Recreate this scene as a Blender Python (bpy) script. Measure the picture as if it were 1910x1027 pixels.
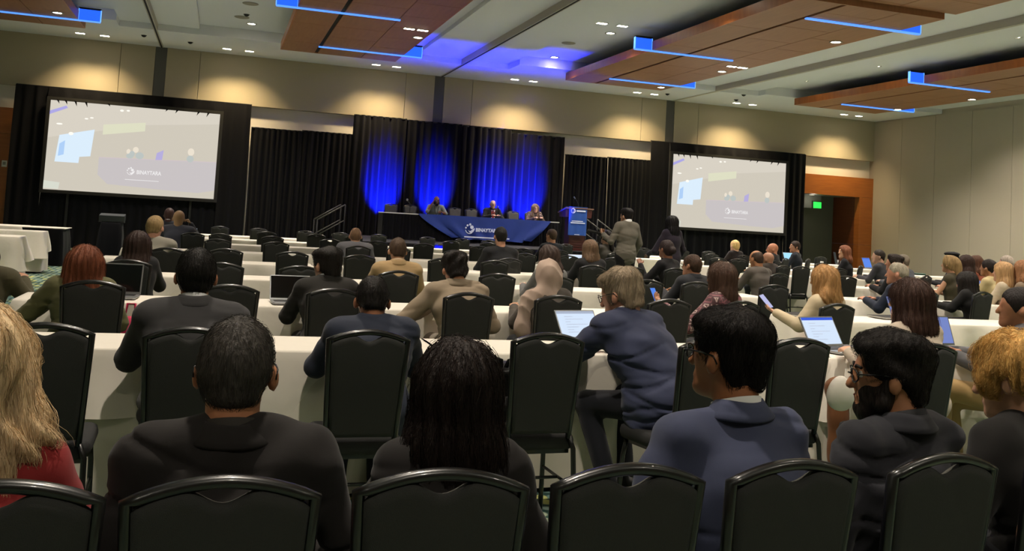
import bpy, math, random
import numpy as np
from mathutils import Matrix, Vector

sc = bpy.context.scene
for o in list(bpy.data.objects):
    bpy.data.objects.remove(o, do_unlink=True)
COL = sc.collection
R = math.radians
rnd = random.Random(7)

# ------------------------------------------------------------------ camera
# The photograph is a crop: its optical axis meets the picture above the middle (row 300 of 1027).
F_PX, PPX, PPY, CAM_H = 1720.0, 955.0, 300.0, 1.475
_dv = np.array([408.0 - PPX, 376.0 - PPY, F_PX])           # vanishing point of the room's length
_d = _dv / np.linalg.norm(_dv)
_e = np.array([1, 0.0587, 0.0])                            # horizon slope
_L = _dv - _e * (_dv @ _d) / (_e @ _d)
_dx = _L / np.linalg.norm(_L)
_dz = np.cross(_dx, _d)
CM = np.stack([_dx, _d, _dz], 1)                           # camera coords = CM @ world
CC = np.array([0, 0, CAM_H])

def ray(x, y):
    return CM.T @ np.array([x - PPX, y - PPY, F_PX])
def at_z(x, y, z):
    r = ray(x, y); return CC + r * ((z - CAM_H) / r[2])
def at_y(x, y, Y):
    r = ray(x, y); return CC + r * (Y / r[1])

cam_d = bpy.data.cameras.new('camera')
cam_d.sensor_fit = 'HORIZONTAL'; cam_d.sensor_width = 36.0
cam_d.lens = F_PX / 1910 * 36.0
cam_d.shift_y = (PPY - 513.5) / 1910
cam_d.clip_end = 200
cam = bpy.data.objects.new('camera', cam_d); COL.objects.link(cam)
right, up, back = CM[0], -CM[1], -CM[2]
cam.matrix_world = Matrix(((right[0], up[0], back[0], 0), (right[1], up[1], back[1], 0),
                           (right[2], up[2], back[2], CAM_H), (0, 0, 0, 1)))
sc.camera = cam

# ------------------------------------------------------------------ world, exposure
w = bpy.data.worlds.new('world'); sc.world = w; w.use_nodes = True
w.node_tree.nodes['Background'].inputs[0].default_value = (0.02, 0.02, 0.022, 1)
w.node_tree.nodes['Background'].inputs[1].default_value = 1.0
sc.view_settings.view_transform = 'Standard'; sc.view_settings.look = 'None'
sc.view_settings.gamma = 1.0; sc.view_settings.use_curve_mapping = False
sc.view_settings.exposure = 0.55
DOWN_W, WASH_W, UP_W = 640.0, 270.0, 10500.0                 # watts of the room's lamps
EG = 0.68                                                  # emission gain that goes with the exposure
WARM = (1.0, 0.89, 0.755); WARMER = (1.0, 0.76, 0.42); BLUE = (0.004, 0.012, 1.0)

def lamp(name, kind, loc, energy, col, parent=None, target=None, angle=90, blend=0.5, radius=0.08):
    d = bpy.data.lights.new(name, kind); d.energy = energy; d.color = col
    d.shadow_soft_size = radius
    if kind == 'SPOT':
        d.spot_size = R(angle); d.spot_blend = blend
    o = bpy.data.objects.new(name, d); COL.objects.link(o)
    v = Vector(target) - Vector(loc) if target else Vector((0, 0, -1))
    o.rotation_euler = v.to_track_quat('-Z', 'Y').to_euler(); o.location = loc
    if parent:
        o.parent = parent; o.location = Vector(loc) - parent.location
    return o

# ------------------------------------------------------------------ materials
def lin(h):
    if not isinstance(h, str): return tuple(h)
    c = [int(h[i:i + 2], 16) / 255 for i in (0, 2, 4)]
    return tuple(v / 12.92 if v <= .04045 else ((v + .055) / 1.055) ** 2.4 for v in c)
_mats = {}
def mat(name, col='808080', rough=.6, metal=0.0, spec=.5, bump=None, vary=None, emit=None, sheen=0.0, trans=0.0, stretch=None, coat=0.0):
    """procedural material: bump=(scale, strength), vary=(scale, second colour, amount), stretch=object-space scale"""
    if name in _mats: return _mats[name]
    m = bpy.data.materials.new(name); m.use_nodes = True
    nt = m.node_tree; b = nt.nodes['Principled BSDF']
    b.inputs['Base Color'].default_value = (*lin(col), 1)
    b.inputs['Roughness'].default_value = rough; b.inputs['Metallic'].default_value = metal
    b.inputs['Specular IOR Level'].default_value = spec
    b.inputs['Sheen Weight'].default_value = sheen
    b.inputs['Transmission Weight'].default_value = trans
    b.inputs['Coat Weight'].default_value = coat
    if emit:
        b.inputs['Emission Color'].default_value = (*lin(emit[0]), 1)
        b.inputs['Emission Strength'].default_value = emit[1] * EG
    if bump or vary:
        tc = nt.nodes.new('ShaderNodeTexCoord'); mp = nt.nodes.new('ShaderNodeMapping')
        nt.links.new(tc.outputs['Object'], mp.inputs[0])
        mp.inputs['Scale'].default_value = stretch or (1, 1, 1)
    if vary:
        n = nt.nodes.new('ShaderNodeTexNoise'); n.inputs['Scale'].default_value = vary[0]; n.inputs['Detail'].default_value = 4
        nt.links.new(mp.outputs[0], n.inputs['Vector'])
        rp = nt.nodes.new('ShaderNodeValToRGB')
        rp.color_ramp.elements[0].position = .5 - vary[2] / 2; rp.color_ramp.elements[1].position = .5 + vary[2] / 2
        rp.color_ramp.elements[0].color = (*lin(col), 1); rp.color_ramp.elements[1].color = (*lin(vary[1]), 1)
        nt.links.new(n.outputs[0], rp.inputs[0]); nt.links.new(rp.outputs[0], b.inputs['Base Color'])
    if bump:
        n = nt.nodes.new('ShaderNodeTexNoise'); n.inputs['Scale'].default_value = bump[0]; n.inputs['Detail'].default_value = 3
        nt.links.new(mp.outputs[0], n.inputs['Vector'])
        bp = nt.nodes.new('ShaderNodeBump'); bp.inputs['Strength'].default_value = bump[1]; bp.inputs['Distance'].default_value = .02
        nt.links.new(n.outputs[0], bp.inputs['Height']); nt.links.new(bp.outputs[0], b.inputs['Normal'])
    _mats[name] = m
    return m

# ------------------------------------------------------------------ mesh helpers
def mk(name, me, material=None, parent=None, smooth=False):
    if material: me.materials.append(material)
    if smooth: me.polygons.foreach_set('use_smooth', [True] * len(me.polygons))
    o = bpy.data.objects.new(name, me); COL.objects.link(o)
    if parent: o.parent = parent
    return o
def tag(o, label=None, cat=None, group=None, kind=None):
    if label: o['label'] = label
    if cat: o['category'] = cat
    if group: o['group'] = group
    if kind: o['kind'] = kind
    return o
def thing(name, label, cat, loc=(0, 0, 0), rz=0.0, group=None):
    o = bpy.data.objects.new(name, None); COL.objects.link(o)
    o.location = loc; o.rotation_euler = (0, 0, rz); o.empty_display_size = .1
    return tag(o, label, cat, group)
def copy_tree(o, parent=None):
    c = o.copy(); COL.objects.link(c); c.parent = parent
    for ch in o.children: copy_tree(ch, c)
    return c

class MB:
    def __init__(s): s.v = []; s.f = []
    def add(s, vs, fs):
        n = len(s.v); s.v += [tuple(map(float, v)) for v in vs]; s.f += [tuple(i + n for i in f) for f in fs]; return s
    def box(s, c, d, rz=0.0, rx=0.0):
        m = Matrix.Rotation(rz, 3, 'Z') @ Matrix.Rotation(rx, 3, 'X'); c = Vector(c)
        vs = [c + m @ Vector((x * d[0] / 2, y * d[1] / 2, z * d[2] / 2)) for x in (-1, 1) for y in (-1, 1) for z in (-1, 1)]
        return s.add(vs, [(0, 1, 3, 2), (4, 6, 7, 5), (0, 4, 5, 1), (2, 3, 7, 6), (0, 2, 6, 4), (1, 5, 7, 3)])
    def b2(s, x0, x1, y0, y1, z0, z1):
        return s.box(((x0 + x1) / 2, (y0 + y1) / 2, (z0 + z1) / 2), (x1 - x0, y1 - y0, z1 - z0))
    def rbox(s, c, d, r=.01, n=3, rz=0.0, rx=0.0):
        """box with rounded vertical edges and softened top and bottom"""
        m = Matrix.Rotation(rz, 3, 'Z') @ Matrix.Rotation(rx, 3, 'X'); c = Vector(c)
        def ring(ins, z):
            out = []
            rr = max(r - ins, .001)
            for cx, cy, a0 in ((1, 1, 0), (-1, 1, 90), (-1, -1, 180), (1, -1, 270)):
                for k in range(n + 1):
                    a = R(a0 + 90 * k / n)
                    out.append(c + m @ Vector((cx * (d[0] / 2 - r) + rr * math.cos(a), cy * (d[1] / 2 - r) + rr * math.sin(a), z)))
            return out
        h = d[2] / 2; e = min(r * .6, h * .8)
        return s.loft([ring(e * .7, -h), ring(e * .2, -h + e * .3), ring(0, -h + e), ring(0, h - e), ring(e * .2, h - e * .3), ring(e * .7, h)], cap=True)
    def loft(s, rings, cap=False, closed=True):
        n = len(rings[0]); vs = [p for r_ in rings for p in r_]; fs = []
        for i in range(len(rings) - 1):
            for j in range(n if closed else n - 1):
                k = (j + 1) % n
                fs.append((i * n + j, i * n + k, (i + 1) * n + k, (i + 1) * n + j))
        if cap:
            fs.append(tuple(reversed(range(n)))); fs.append(tuple((len(rings) - 1) * n + j for j in range(n)))
        return s.add(vs, fs)
    def tube(s, path, r, n=8, cap=True, flat=1.0):
        P = [Vector(p) for p in path]; rings = []
        rs = r if isinstance(r, (list, tuple)) else [r] * len(P)
        ref = None
        for i, p in enumerate(P):
            t = (P[min(i + 1, len(P) - 1)] - P[max(i - 1, 0)]).normalized()
            if ref is None:
                ref = Vector((0, 1, 0)) if abs(t.y) < .9 else Vector((1, 0, 0))
            u = (ref - t * ref.dot(t)).normalized(); v = t.cross(u); ref = u
            rings.append([p + u * rs[i] * flat * math.cos(2 * math.pi * k / n + .39) + v * rs[i] * math.sin(2 * math.pi * k / n + .39) for k in range(n)])
        return s.loft(rings, cap=cap)
    def lathe(s, prof, c=(0, 0, 0), n=20, cap=True):
        return s.loft([[(c[0] + r * math.cos(2 * math.pi * k / n), c[1] + r * math.sin(2 * math.pi * k / n), c[2] + z) for k in range(n)] for r, z in prof], cap=cap)
    def build(s, name, material=None, parent=None, smooth=False):
        me = bpy.data.meshes.new(name); me.from_pydata(s.v, [], s.f); me.validate(); me.update()
        return mk(name, me, material, parent, smooth)

def struct(o):
    o['kind'] = 'structure'; return o

# ------------------------------------------------------------------ signed-distance bodies
class SDF:
    """collects rounded cones and ellipsoids, blends them and meshes the surface (surface nets)"""
    def __init__(s): s.p = []
    def cone(s, a, b, r0, r1=None, v0=None, v1=None, u=(1, 0, 0), k=.03, op='+'):
        r1 = r0 if r1 is None else r1; v0 = r0 if v0 is None else v0; v1 = (r1 if v0 == r0 and v1 is None else (v0 if v1 is None else v1))
        s.p.append(('c', np.array(a, float), np.array(b, float), r0, r1, v0, v1, np.array(u, float), k, op)); return s
    def ell(s, c, r, Rm=None, k=.03, op='+'):
        s.p.append(('e', np.array(c, float), np.array(r, float), np.eye(3) if Rm is None else Rm, k, op)); return s
    def field(s, h, noise=None):
        lo = np.full(3, 9e9); hi = -lo
        for q in s.p:
            if q[-1] == '-': continue
            if q[0] == 'c':
                m = max(q[3:7]); lo = np.minimum(lo, np.minimum(q[1], q[2]) - m); hi = np.maximum(hi, np.maximum(q[1], q[2]) + m)
            else:
                m = q[2].max(); lo = np.minimum(lo, q[1] - m); hi = np.maximum(hi, q[1] + m)
        lo -= .03 + h; hi += .03 + h
        n = np.ceil((hi - lo) / h).astype(int) + 1
        A = np.full(n, .12)
        ax = [lo[i] + h * np.arange(n[i]) for i in range(3)]
        for q in s.p:
            k, op = q[-2], q[-1]
            if q[0] == 'c':
                m = max(q[3:7]) + k + 2 * h; l2 = np.minimum(q[1], q[2]) - m; h2 = np.maximum(q[1], q[2]) + m
            else:
                m = q[2].max() + k + 2 * h; l2 = q[1] - m; h2 = q[1] + m
            i0 = np.clip(np.floor((l2 - lo) / h).astype(int), 0, n - 1); i1 = np.clip(np.ceil((h2 - lo) / h).astype(int) + 1, 1, n)
            if (i1 <= i0).any(): continue
            sl = tuple(slice(i0[i], i1[i]) for i in range(3))
            X = ax[0][sl[0]][:, None, None]; Y = ax[1][sl[1]][None, :, None]; Z = ax[2][sl[2]][None, None, :]
            if q[0] == 'c':
                _, a, b, r0, r1, v0, v1, u = q[:8]
                ab = b - a; L = math.sqrt(ab @ ab) + 1e-9
                t = np.clip(((X - a[0]) * ab[0] + (Y - a[1]) * ab[1] + (Z - a[2]) * ab[2]) / L ** 2, 0, 1)
                qx = X - a[0] - t * ab[0]; qy = Y - a[1] - t * ab[1]; qz = Z - a[2] - t * ab[2]
                if v0 == r0 and v1 == r1:
                    d = np.sqrt(qx * qx + qy * qy + qz * qz) - (r0 + (r1 - r0) * t)
                else:
                    w_ = ab / L; u_ = u - w_ * (u @ w_); u_ /= np.linalg.norm(u_); v_ = np.cross(w_, u_)
                    ru = r0 + (r1 - r0) * t; rv = v0 + (v1 - v0) * t; rw = np.minimum(ru, rv)
                    d = (np.sqrt(((qx * u_[0] + qy * u_[1] + qz * u_[2]) / ru) ** 2 + ((qx * v_[0] + qy * v_[1] + qz * v_[2]) / rv) ** 2
                                 + ((qx * w_[0] + qy * w_[1] + qz * w_[2]) / rw) ** 2) - 1) * rw
            else:
                _, c, r, Rm = q[:4]
                x = X - c[0]; y = Y - c[1]; z = Z - c[2]
                d = (np.sqrt(sum(((x * Rm[0, i] + y * Rm[1, i] + z * Rm[2, i]) / r[i]) ** 2 for i in range(3))) - 1) * r.min()
            S = A[sl]
            if op == '+':
                hh = np.maximum(k - np.abs(S - d), 0) / k; A[sl] = np.minimum(S, d) - hh * hh * k / 4
            else:
                d = -d; hh = np.maximum(k - np.abs(S - d), 0) / k; A[sl] = np.maximum(S, d) + hh * hh * k / 4
        if noise is not None:
            A += noise(ax[0][:, None, None], ax[1][None, :, None], ax[2][None, None, :])
        return A, lo, h
_CO = np.array([(i, j, k) for i in (0, 1) for j in (0, 1) for k in (0, 1)])
_ED = [(a, b) for a in range(8) for b in range(a + 1, 8) if np.abs(_CO[a] - _CO[b]).sum() == 1]
def nets(A, lo, h):
    ins = A < 0; n = np.array(A.shape)
    cnt = np.zeros(n - 1, np.int8)
    for c in _CO: cnt += ins[c[0]:n[0] - 1 + c[0], c[1]:n[1] - 1 + c[1], c[2]:n[2] - 1 + c[2]]
    act = (cnt > 0) & (cnt < 8)
    idx = np.full(n - 1, -1); I = np.argwhere(act); idx[act] = np.arange(len(I))
    V = np.stack([A[I[:, 0] + c[0], I[:, 1] + c[1], I[:, 2] + c[2]] for c in _CO], 1)
    acc = np.zeros((len(I), 3)); num = np.zeros(len(I))
    for a, b in _ED:
        m = (V[:, a] < 0) != (V[:, b] < 0); va = V[m, a]; t = va / (va - V[m, b])
        acc[m] += _CO[a] + t[:, None] * (_CO[b] - _CO[a]); num[m] += 1
    verts = lo + (I + acc / num[:, None]) * h
    faces = []
    for a in range(3):
        b, c = (a + 1) % 3, (a + 2) % 3
        s0 = [slice(None)] * 3; s1 = [slice(None)] * 3; s0[a] = slice(0, -1); s1[a] = slice(1, None)
        for s_ in (s0, s1): s_[b] = slice(1, -1); s_[c] = slice(1, -1)
        i0 = ins[tuple(s0)]; ch = np.argwhere(i0 != ins[tuple(s1)])
        if not len(ch): continue
        fl = i0[ch[:, 0], ch[:, 1], ch[:, 2]]
        base = ch.copy(); base[:, b] += 1; base[:, c] += 1
        def cell(db, dc):
            q = base.copy(); q[:, b] += db; q[:, c] += dc; return idx[q[:, 0], q[:, 1], q[:, 2]]
        Q = np.stack([cell(-1, -1), cell(0, -1), cell(0, 0), cell(-1, 0)], 1)
        Q[~fl] = Q[~fl][:, ::-1]; faces.append(Q)
    return verts, np.concatenate(faces)
def np_mesh(name, verts, quads):
    me = bpy.data.meshes.new(name); nf = len(quads); k = quads.shape[1]
    me.vertices.add(len(verts)); me.vertices.foreach_set('co', np.asarray(verts, np.float32).ravel())
    me.loops.add(nf * k); me.loops.foreach_set('vertex_index', quads.astype(np.int32).ravel())
    me.polygons.add(nf); me.polygons.foreach_set('loop_start', np.arange(0, nf * k, k, dtype=np.int32))
    me.polygons.foreach_set('use_smooth', np.ones(nf, bool)); me.update(calc_edges=True)
    return me
def wob(seed, n, kmin, kmax, amp, stretch=(1, 1, 1)):
    g = np.random.default_rng(seed); K = g.normal(size=(n, 3)); K /= np.linalg.norm(K, axis=1)[:, None]
    K = K * g.uniform(kmin, kmax, (n, 1)) * np.array(stretch); ph = g.uniform(0, 6.28, n)
    def f(X, Y, Z):
        s_ = 0
        for i in range(n): s_ = s_ + np.sin(K[i, 0] * X + K[i, 1] * Y + K[i, 2] * Z + ph[i])
        return amp * s_ / math.sqrt(n)
    return f
# ================================================================== the room
WY, XR, XL, YB = 27.6, 22.3, -12.0, -5.0
Z_SOF, Z_BAND, Z_COF, Z_CLOUD = 5.72, 5.87, 5.98, 5.48

m_wall = mat('beige wall fabric', '9a907a', .9, bump=(220, .12))
m_wall2 = mat('pale wall paint', 'cfc9bd', .85)
m_rwall = mat('grey wall panel', '9d9485', .85, bump=(150, .08))
m_pil = mat('grey metal pillar', '4a4a46', .6)
m_ceil = mat('ceiling paint', 'cfd1d6', .9)
m_dark = mat('dark gap', '14120f', .9)
m_wood = mat('cherry veneer', '8a4f22', .38, vary=(3, '9c5c2a', .5), stretch=(.6, .6, 6), bump=(30, .04))
m_cloud = mat('brown ceiling veneer', '986848', .5, vary=(2.5, '86583c', .6), stretch=(6, .5, 1))
m_black = mat('black matte', '0c0c0d', .8)
m_gloss = mat('black gloss', '060606', .22)
m_blackcloth = mat('black drape', '0e0e12', .95, sheen=.06, spec=.1)
m_bluecloth = m_blackcloth
m_metal = mat('brushed metal', '8d8d8d', .35, 1.0)
m_white = mat('white plastic', 'd8d8d4', .5)

# carpet: rows of soft ovals in slate, teal and lime
m_carpet = bpy.data.materials.new('patterned carpet'); m_carpet.use_nodes = True
nt = m_carpet.node_tree; N = nt.nodes; Lk = nt.links; b = N['Principled BSDF']; b.inputs['Roughness'].default_value = .95; b.inputs['Specular IOR Level'].default_value = .1
tc = N.new('ShaderNodeTexCoord'); mp = N.new('ShaderNodeMapping'); Lk.new(tc.outputs['Object'], mp.inputs[0]); mp.inputs['Scale'].default_value = (11, 11, 11)
vo = N.new('ShaderNodeTexVoronoi'); vo.inputs['Randomness'].default_value = .35; vo.inputs['Scale'].default_value = 1.0; Lk.new(mp.outputs[0], vo.inputs['Vector'])
sep = N.new('ShaderNodeSeparateColor'); Lk.new(vo.outputs['Color'], sep.inputs[0])
rp = N.new('ShaderNodeValToRGB'); rp.color_ramp.interpolation = 'CONSTANT'; cr = rp.color_ramp
cr.elements[0].position = 0; cr.elements[0].color = (*lin('98aea6'), 1)
cr.elements[1].position = .28; cr.elements[1].color = (*lin('7c9a94'), 1)
for p_, c_ in ((.48, 'aebaa2'), (.62, '5d7b76'), (.76, 'c3c670'), (.9, 'd5d68c')):
    e_ = cr.elements.new(p_); e_.color = (*lin(c_), 1)
Lk.new(sep.outputs[0], rp.inputs[0])
r2 = N.new('ShaderNodeValToRGB'); r2.color_ramp.elements[0].position = .40; r2.color_ramp.elements[1].position = .52
r2.color_ramp.elements[0].color = (0, 0, 0, 1); r2.color_ramp.elements[1].color = (1, 1, 1, 1); Lk.new(vo.outputs['Distance'], r2.inputs[0])
mx = N.new('ShaderNodeMix'); mx.data_type = 'RGBA'; Lk.new(r2.outputs[0], mx.inputs[0]); Lk.new(rp.outputs[0], mx.inputs[6]); mx.inputs[7].default_value = (*lin('3a5652'), 1)
# broad tonal bands woven across the room
nz = N.new('ShaderNodeTexNoise'); nz.inputs['Scale'].default_value = .35; nz.inputs['Detail'].default_value = 3
mp2 = N.new('ShaderNodeMapping'); mp2.inputs['Scale'].default_value = (.6, 2.2, 1); Lk.new(tc.outputs['Object'], mp2.inputs[0]); Lk.new(mp2.outputs[0], nz.inputs['Vector'])
mu = N.new('ShaderNodeMix'); mu.data_type = 'RGBA'; mu.blend_type = 'MULTIPLY'; mu.inputs[0].default_value = 1.0
r3 = N.new('ShaderNodeValToRGB'); r3.color_ramp.elements[0].position = .4; r3.color_ramp.elements[1].position = .6; r3.color_ramp.elements[0].color = (.55, .6, .62, 1); r3.color_ramp.elements[1].color = (1.15, 1.1, 1.0, 1)
Lk.new(nz.outputs[0], r3.inputs[0]); Lk.new(mx.outputs[2], mu.inputs[6]); Lk.new(r3.outputs[0], mu.inputs[7]); Lk.new(mu.outputs[2], b.inputs['Base Color'])

struct(MB().b2(XL - .2, XR + .2, YB - .2, WY + 2, -.1, 0).build('floor', m_carpet))
struct(MB().b2(XL, XR, YB, WY + .35, Z_COF, Z_COF + .2).build('ceiling', m_ceil))
wr = struct(MB().b2(XR, XR + .2, YB, WY + .35, 0, Z_COF).build('wall_right', m_rwall))
for i in range(21):                               # upright panels of the folding wall with dark joints
    y0 = YB + .01 + i * 1.56
    MB().b2(XR - .03, XR, y0, min(y0 + 1.55, WY), .1, Z_SOF - .02).build('wall_panel', m_rwall, wr)
struct(MB().b2(XL - .2, XL, YB, WY + .35, 0, Z_COF).build('wall_left', m_rwall))
struct(MB().b2(XL, XR, YB - .2, YB, 0, Z_COF).build('wall_back', m_rwall))

# front wall: recessed lower wall, proud fabric panels above, dark pillars between the bays
wf = MB()
wf.b2(XL, -8.6, WY + .25, WY + .45, 0, Z_COF); wf.b2(-5.3, 19.1, WY + .25, WY + .45, 0, Z_COF)
wf.b2(-8.6, -5.3, WY + .25, WY + .45, 3.3, Z_COF); wf.b2(19.1, XR, WY + .25, WY + .45, 3.3, Z_COF)
wf = struct(wf.build('wall_front', m_wall2))
pil = [-9.9, -1.85, 6.2, 14.1]
edges = [XL] + [e for p in pil for e in (p - .15, p + .15)] + [XR]
for i in range(0, len(edges), 2):
    a, b_ = edges[i], edges[i + 1]
    cuts = [a] + [c for c in (a + .9, b_ - .9) if b_ - a > 3] + [b_]
    if i == 0: cuts = [a, b_ - .9, b_]
    if i == len(edges) - 2: cuts = [a, a + .9, b_]
    for c0, c1 in zip(cuts, cuts[1:]):
        MB().b2(c0 + .006, c1 - .006, WY, WY + .249, 4.29, Z_SOF).build('wall_panel', m_wall, wf)
for i, p in enumerate(pil):
    struct(MB().b2(p - .15, p + .15, WY + .02, WY + .24, 0, Z_SOF).build(f'trim_{i + 1}', m_pil))

# doorways with cherry surrounds at both ends of the front wall
m_added_lamp = mat('added lamp face', 'fff4e0', .5, emit=((1.0, .9, .72), .4))  # glowing face of the lamp added inside each vestibule
def doorway(n, xa, xb, jamb_side):
    t = struct(thing(f'door_{n}', None, None, (xa, WY, 0)))
    L = xb - xa
    MB().b2(0, L, -.02, .24, 2.97, 3.66).build('header', m_wood, t)
    jx = (L - .56, L) if jamb_side > 0 else (0, .56)
    for z0, z1 in ((0, 1.28), (1.287, 2.963)):
        MB().b2(jx[0], jx[1], -.02, .24, z0, z1).build('jamb', m_wood, t)
    # vestibule behind the opening
    ins = jx[0] if jamb_side > 0 else jx[1]
    o0, o1 = (-.35, ins) if jamb_side > 0 else (ins, L + .35)
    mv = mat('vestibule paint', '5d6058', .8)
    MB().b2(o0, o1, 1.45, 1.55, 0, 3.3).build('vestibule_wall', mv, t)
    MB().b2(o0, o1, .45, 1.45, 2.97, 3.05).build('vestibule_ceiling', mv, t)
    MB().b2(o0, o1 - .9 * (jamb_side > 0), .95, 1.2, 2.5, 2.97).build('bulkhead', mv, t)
    for z0, z1 in ((0, 1.28), (1.287, 2.97)):
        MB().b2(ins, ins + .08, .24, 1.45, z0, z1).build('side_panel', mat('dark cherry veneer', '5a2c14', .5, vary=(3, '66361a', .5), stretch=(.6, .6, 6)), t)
    lx = (o0 + o1) / 2
    MB().lathe([(.09, 0), (.09, -.01)], (lx, .7, 2.97), 14).build('added_lamp', m_added_lamp, t)
    lamp('added_lamp_light', 'POINT', (xa + lx, WY + .6, 2.75), 3.5, WARM, t, None, radius=.08)  # added light that brightens the recess behind the opening
    s_ = o0 if jamb_side > 0 else o1
    MB().b2(s_ - .04, s_ + .04, .26, 1.5, 0, 3.3).build('vestibule_side', mv, t)
    return t
doorway(1, 19.1, XR - .03, 1)
doorway(2, -8.6, -5.3, -1)
struct(MB().b2(-5.86, -5.32, WY - .02, WY + .24, 0, 2.96).build('trim_5', m_wood))
ex = thing('exit_sign', 'small green illuminated sign over the doorway', 'exit sign', (*at_y(1524, 369, WY + .93)[:2], 2.6))
MB().b2(-.2, .2, -.03, .02, -.13, .17).build('housing', mat('sign housing', '2c3a2c', .5), ex)
MB().b2(-.165, .165, -.036, -.0305, -.09, .13).build('lit_panel', mat('exit green', '20c040', .5, emit=('2be04a', 1.6)), ex)
sw = at_y(8, 305, WY - .03)
t = thing('wall_switch', 'small white control plate on the cherry door surround', 'switch', tuple(sw))
MB().rbox((0, 0, 0), (.13, .02, .17), .01).build('plate', m_white, t); MB().b2(-.035, .035, -.016, -.0105, -.03, .05).build('display', mat('grey lcd', '8a8f88', .4), t)

# ------------------------------------------------------------------ ceiling: soffit, bands, tracks
def slab(name, n, x0, x1, y0, y1, z, m=m_ceil):
    return struct(MB().b2(x0, x1, y0, y1, z, Z_COF - .002).build(f'trim_{n}', m))
tn = 20
for x0, x1, y0 in ((XL, -2.7, 24.1), (-2.7, -.8, 24.85), (-.8, 4.95, 24.8), (4.95, 7.6, 25.0), (7.6, 12.95, 24.0), (12.95, 15.66, 24.8), (15.66, XR, 24.4)):
    slab('soffit', tn, x0, x1, y0, WY + .25, Z_SOF); tn += 1
for x0, x1, y1 in ((-2.7, -.8, 24.849), (4.95, 7.6, 24.999), (12.95, 15.66, 24.799), (20.9, XR, 24.399), (-12, -8.5, 24.09)):
    slab('band', tn, x0, x1, YB, y1, Z_BAND); tn += 1
for i, x in enumerate((-1.85, 6.25, 14.2)):        # folding-wall tracks
    struct(MB().b2(x - .05, x + .05, YB, WY, Z_SOF - .012, Z_BAND - .001).build(f'trim_{40 + i}', mat('track rail', 'a8a297', .6)))
    if i < 2: struct(MB().b2(x - .022, x + .022, YB, WY - .01, Z_SOF - .016, Z_SOF - .0125).build(f'trim_{50 + i}', m_dark))

# hanging clouds of brown veneer panels
m_led = mat('blue light strip', '2060ff', .5, emit=((.10, .30, 1.0), 1.3))
m_ledbox = mat('blue light box', '1040ff', .5, emit=((.02, .13, 1.0), 1.1))
m_ledrim = mat('pale blue light edge', '60a0ff', .5, emit=((.12, .35, 1.0), 1.5))
def cloud(x0, ynear, yfar, z, label, n_strips, w=3.0, group='veneer ceiling clouds'):
    t = thing('ceiling_cloud', label, 'ceiling panel', (x0, ynear, z), 0, group)
    L = yfar - ynear
    MB().b2(.03, w - .03, .03, L - .03, .035, .19).build('core', m_dark, t)
    for a, b_ in ((0, .03), (w - .03, w)):
        MB().b2(a, b_, 0, L, .0, .20).build('side_fascia', mat('orange veneer edge', 'a35c24', .4, vary=(3, '8a4a1c', .5), stretch=(.6, 3, .6)), t)
    for a, b_ in ((0, .03), (L - .03, L)):
        MB().b2(.03, w - .03, a, b_, 0, .20).build('end_fascia', m_cloud, t)
    cols = ((.03, .86), (.95, 2.06), (2.075, w - .03))
    for ci, (a, b_) in enumerate(cols):
        y = .03 - (ci % 2) * .65; step = 2.4 if ci == 0 else 1.3
        while y < L - .05:
            y0, y1 = max(y, .03), min(y + step - .012, L - .03)
            if y1 - y0 > .06: MB().b2(a, b_ - .001, y0, y1, 0, .034).build('panel', m_cloud, t)
            y += step
    return t
CL = [(-6.4, 'brown veneer cloud over the left aisle'), (1.22, 'brown veneer cloud left of the central ceiling track'),
      (9.1, 'brown veneer cloud right of the central ceiling track'), (16.65, 'brown veneer cloud beside the grey folding wall')]
for x0, lb in CL: cloud(x0, 13.25, 24.35, Z_CLOUD, lb + ', nearer the stage wall', 3, group=None)
for x0, lb in CL: cloud(x0 - .1, 2.0, 13.2, Z_CLOUD + .1, lb + ', further from the stage wall', 3, w=3.3, group=None)
def led(xa, xb, Y, side, lb, z=Z_CLOUD):
    t = thing('light_bar', lb, 'light', (0, Y, z), 0, 'blue light bars on the clouds')
    MB().b2(xa, xb, -.035, .035, -.03, -.002).build('strip', m_led, t)
    bx = (xb - .47, xb) if side > 0 else (xa, xa + .42)
    MB().b2(bx[0], bx[1], -.03, .03, -.001, .25).build('box', m_ledbox, t)
    for q in bx: MB().b2(q - .008, q + .008, -.036, .036, -.003, .26).build('edge', m_ledrim, t)
    MB().b2(bx[0], bx[1], -.05, .05, .26, .29).build('cap', m_dark, t)
for x0, lb in CL:
    q_ = lb.replace('brown veneer cloud', 'cloud')
    led(x0 + .86, x0 + 3.47, 23.2, 1, 'blue light bar at the stage end of the ' + q_)
    led(x0 - .42, x0 + 2.1, 18.9, -1, 'blue light bar halfway along the ' + q_); led(x0 + .92, x0 + 3.47, 14.4, 1, 'blue light bar at the rear of the ' + q_)

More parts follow.
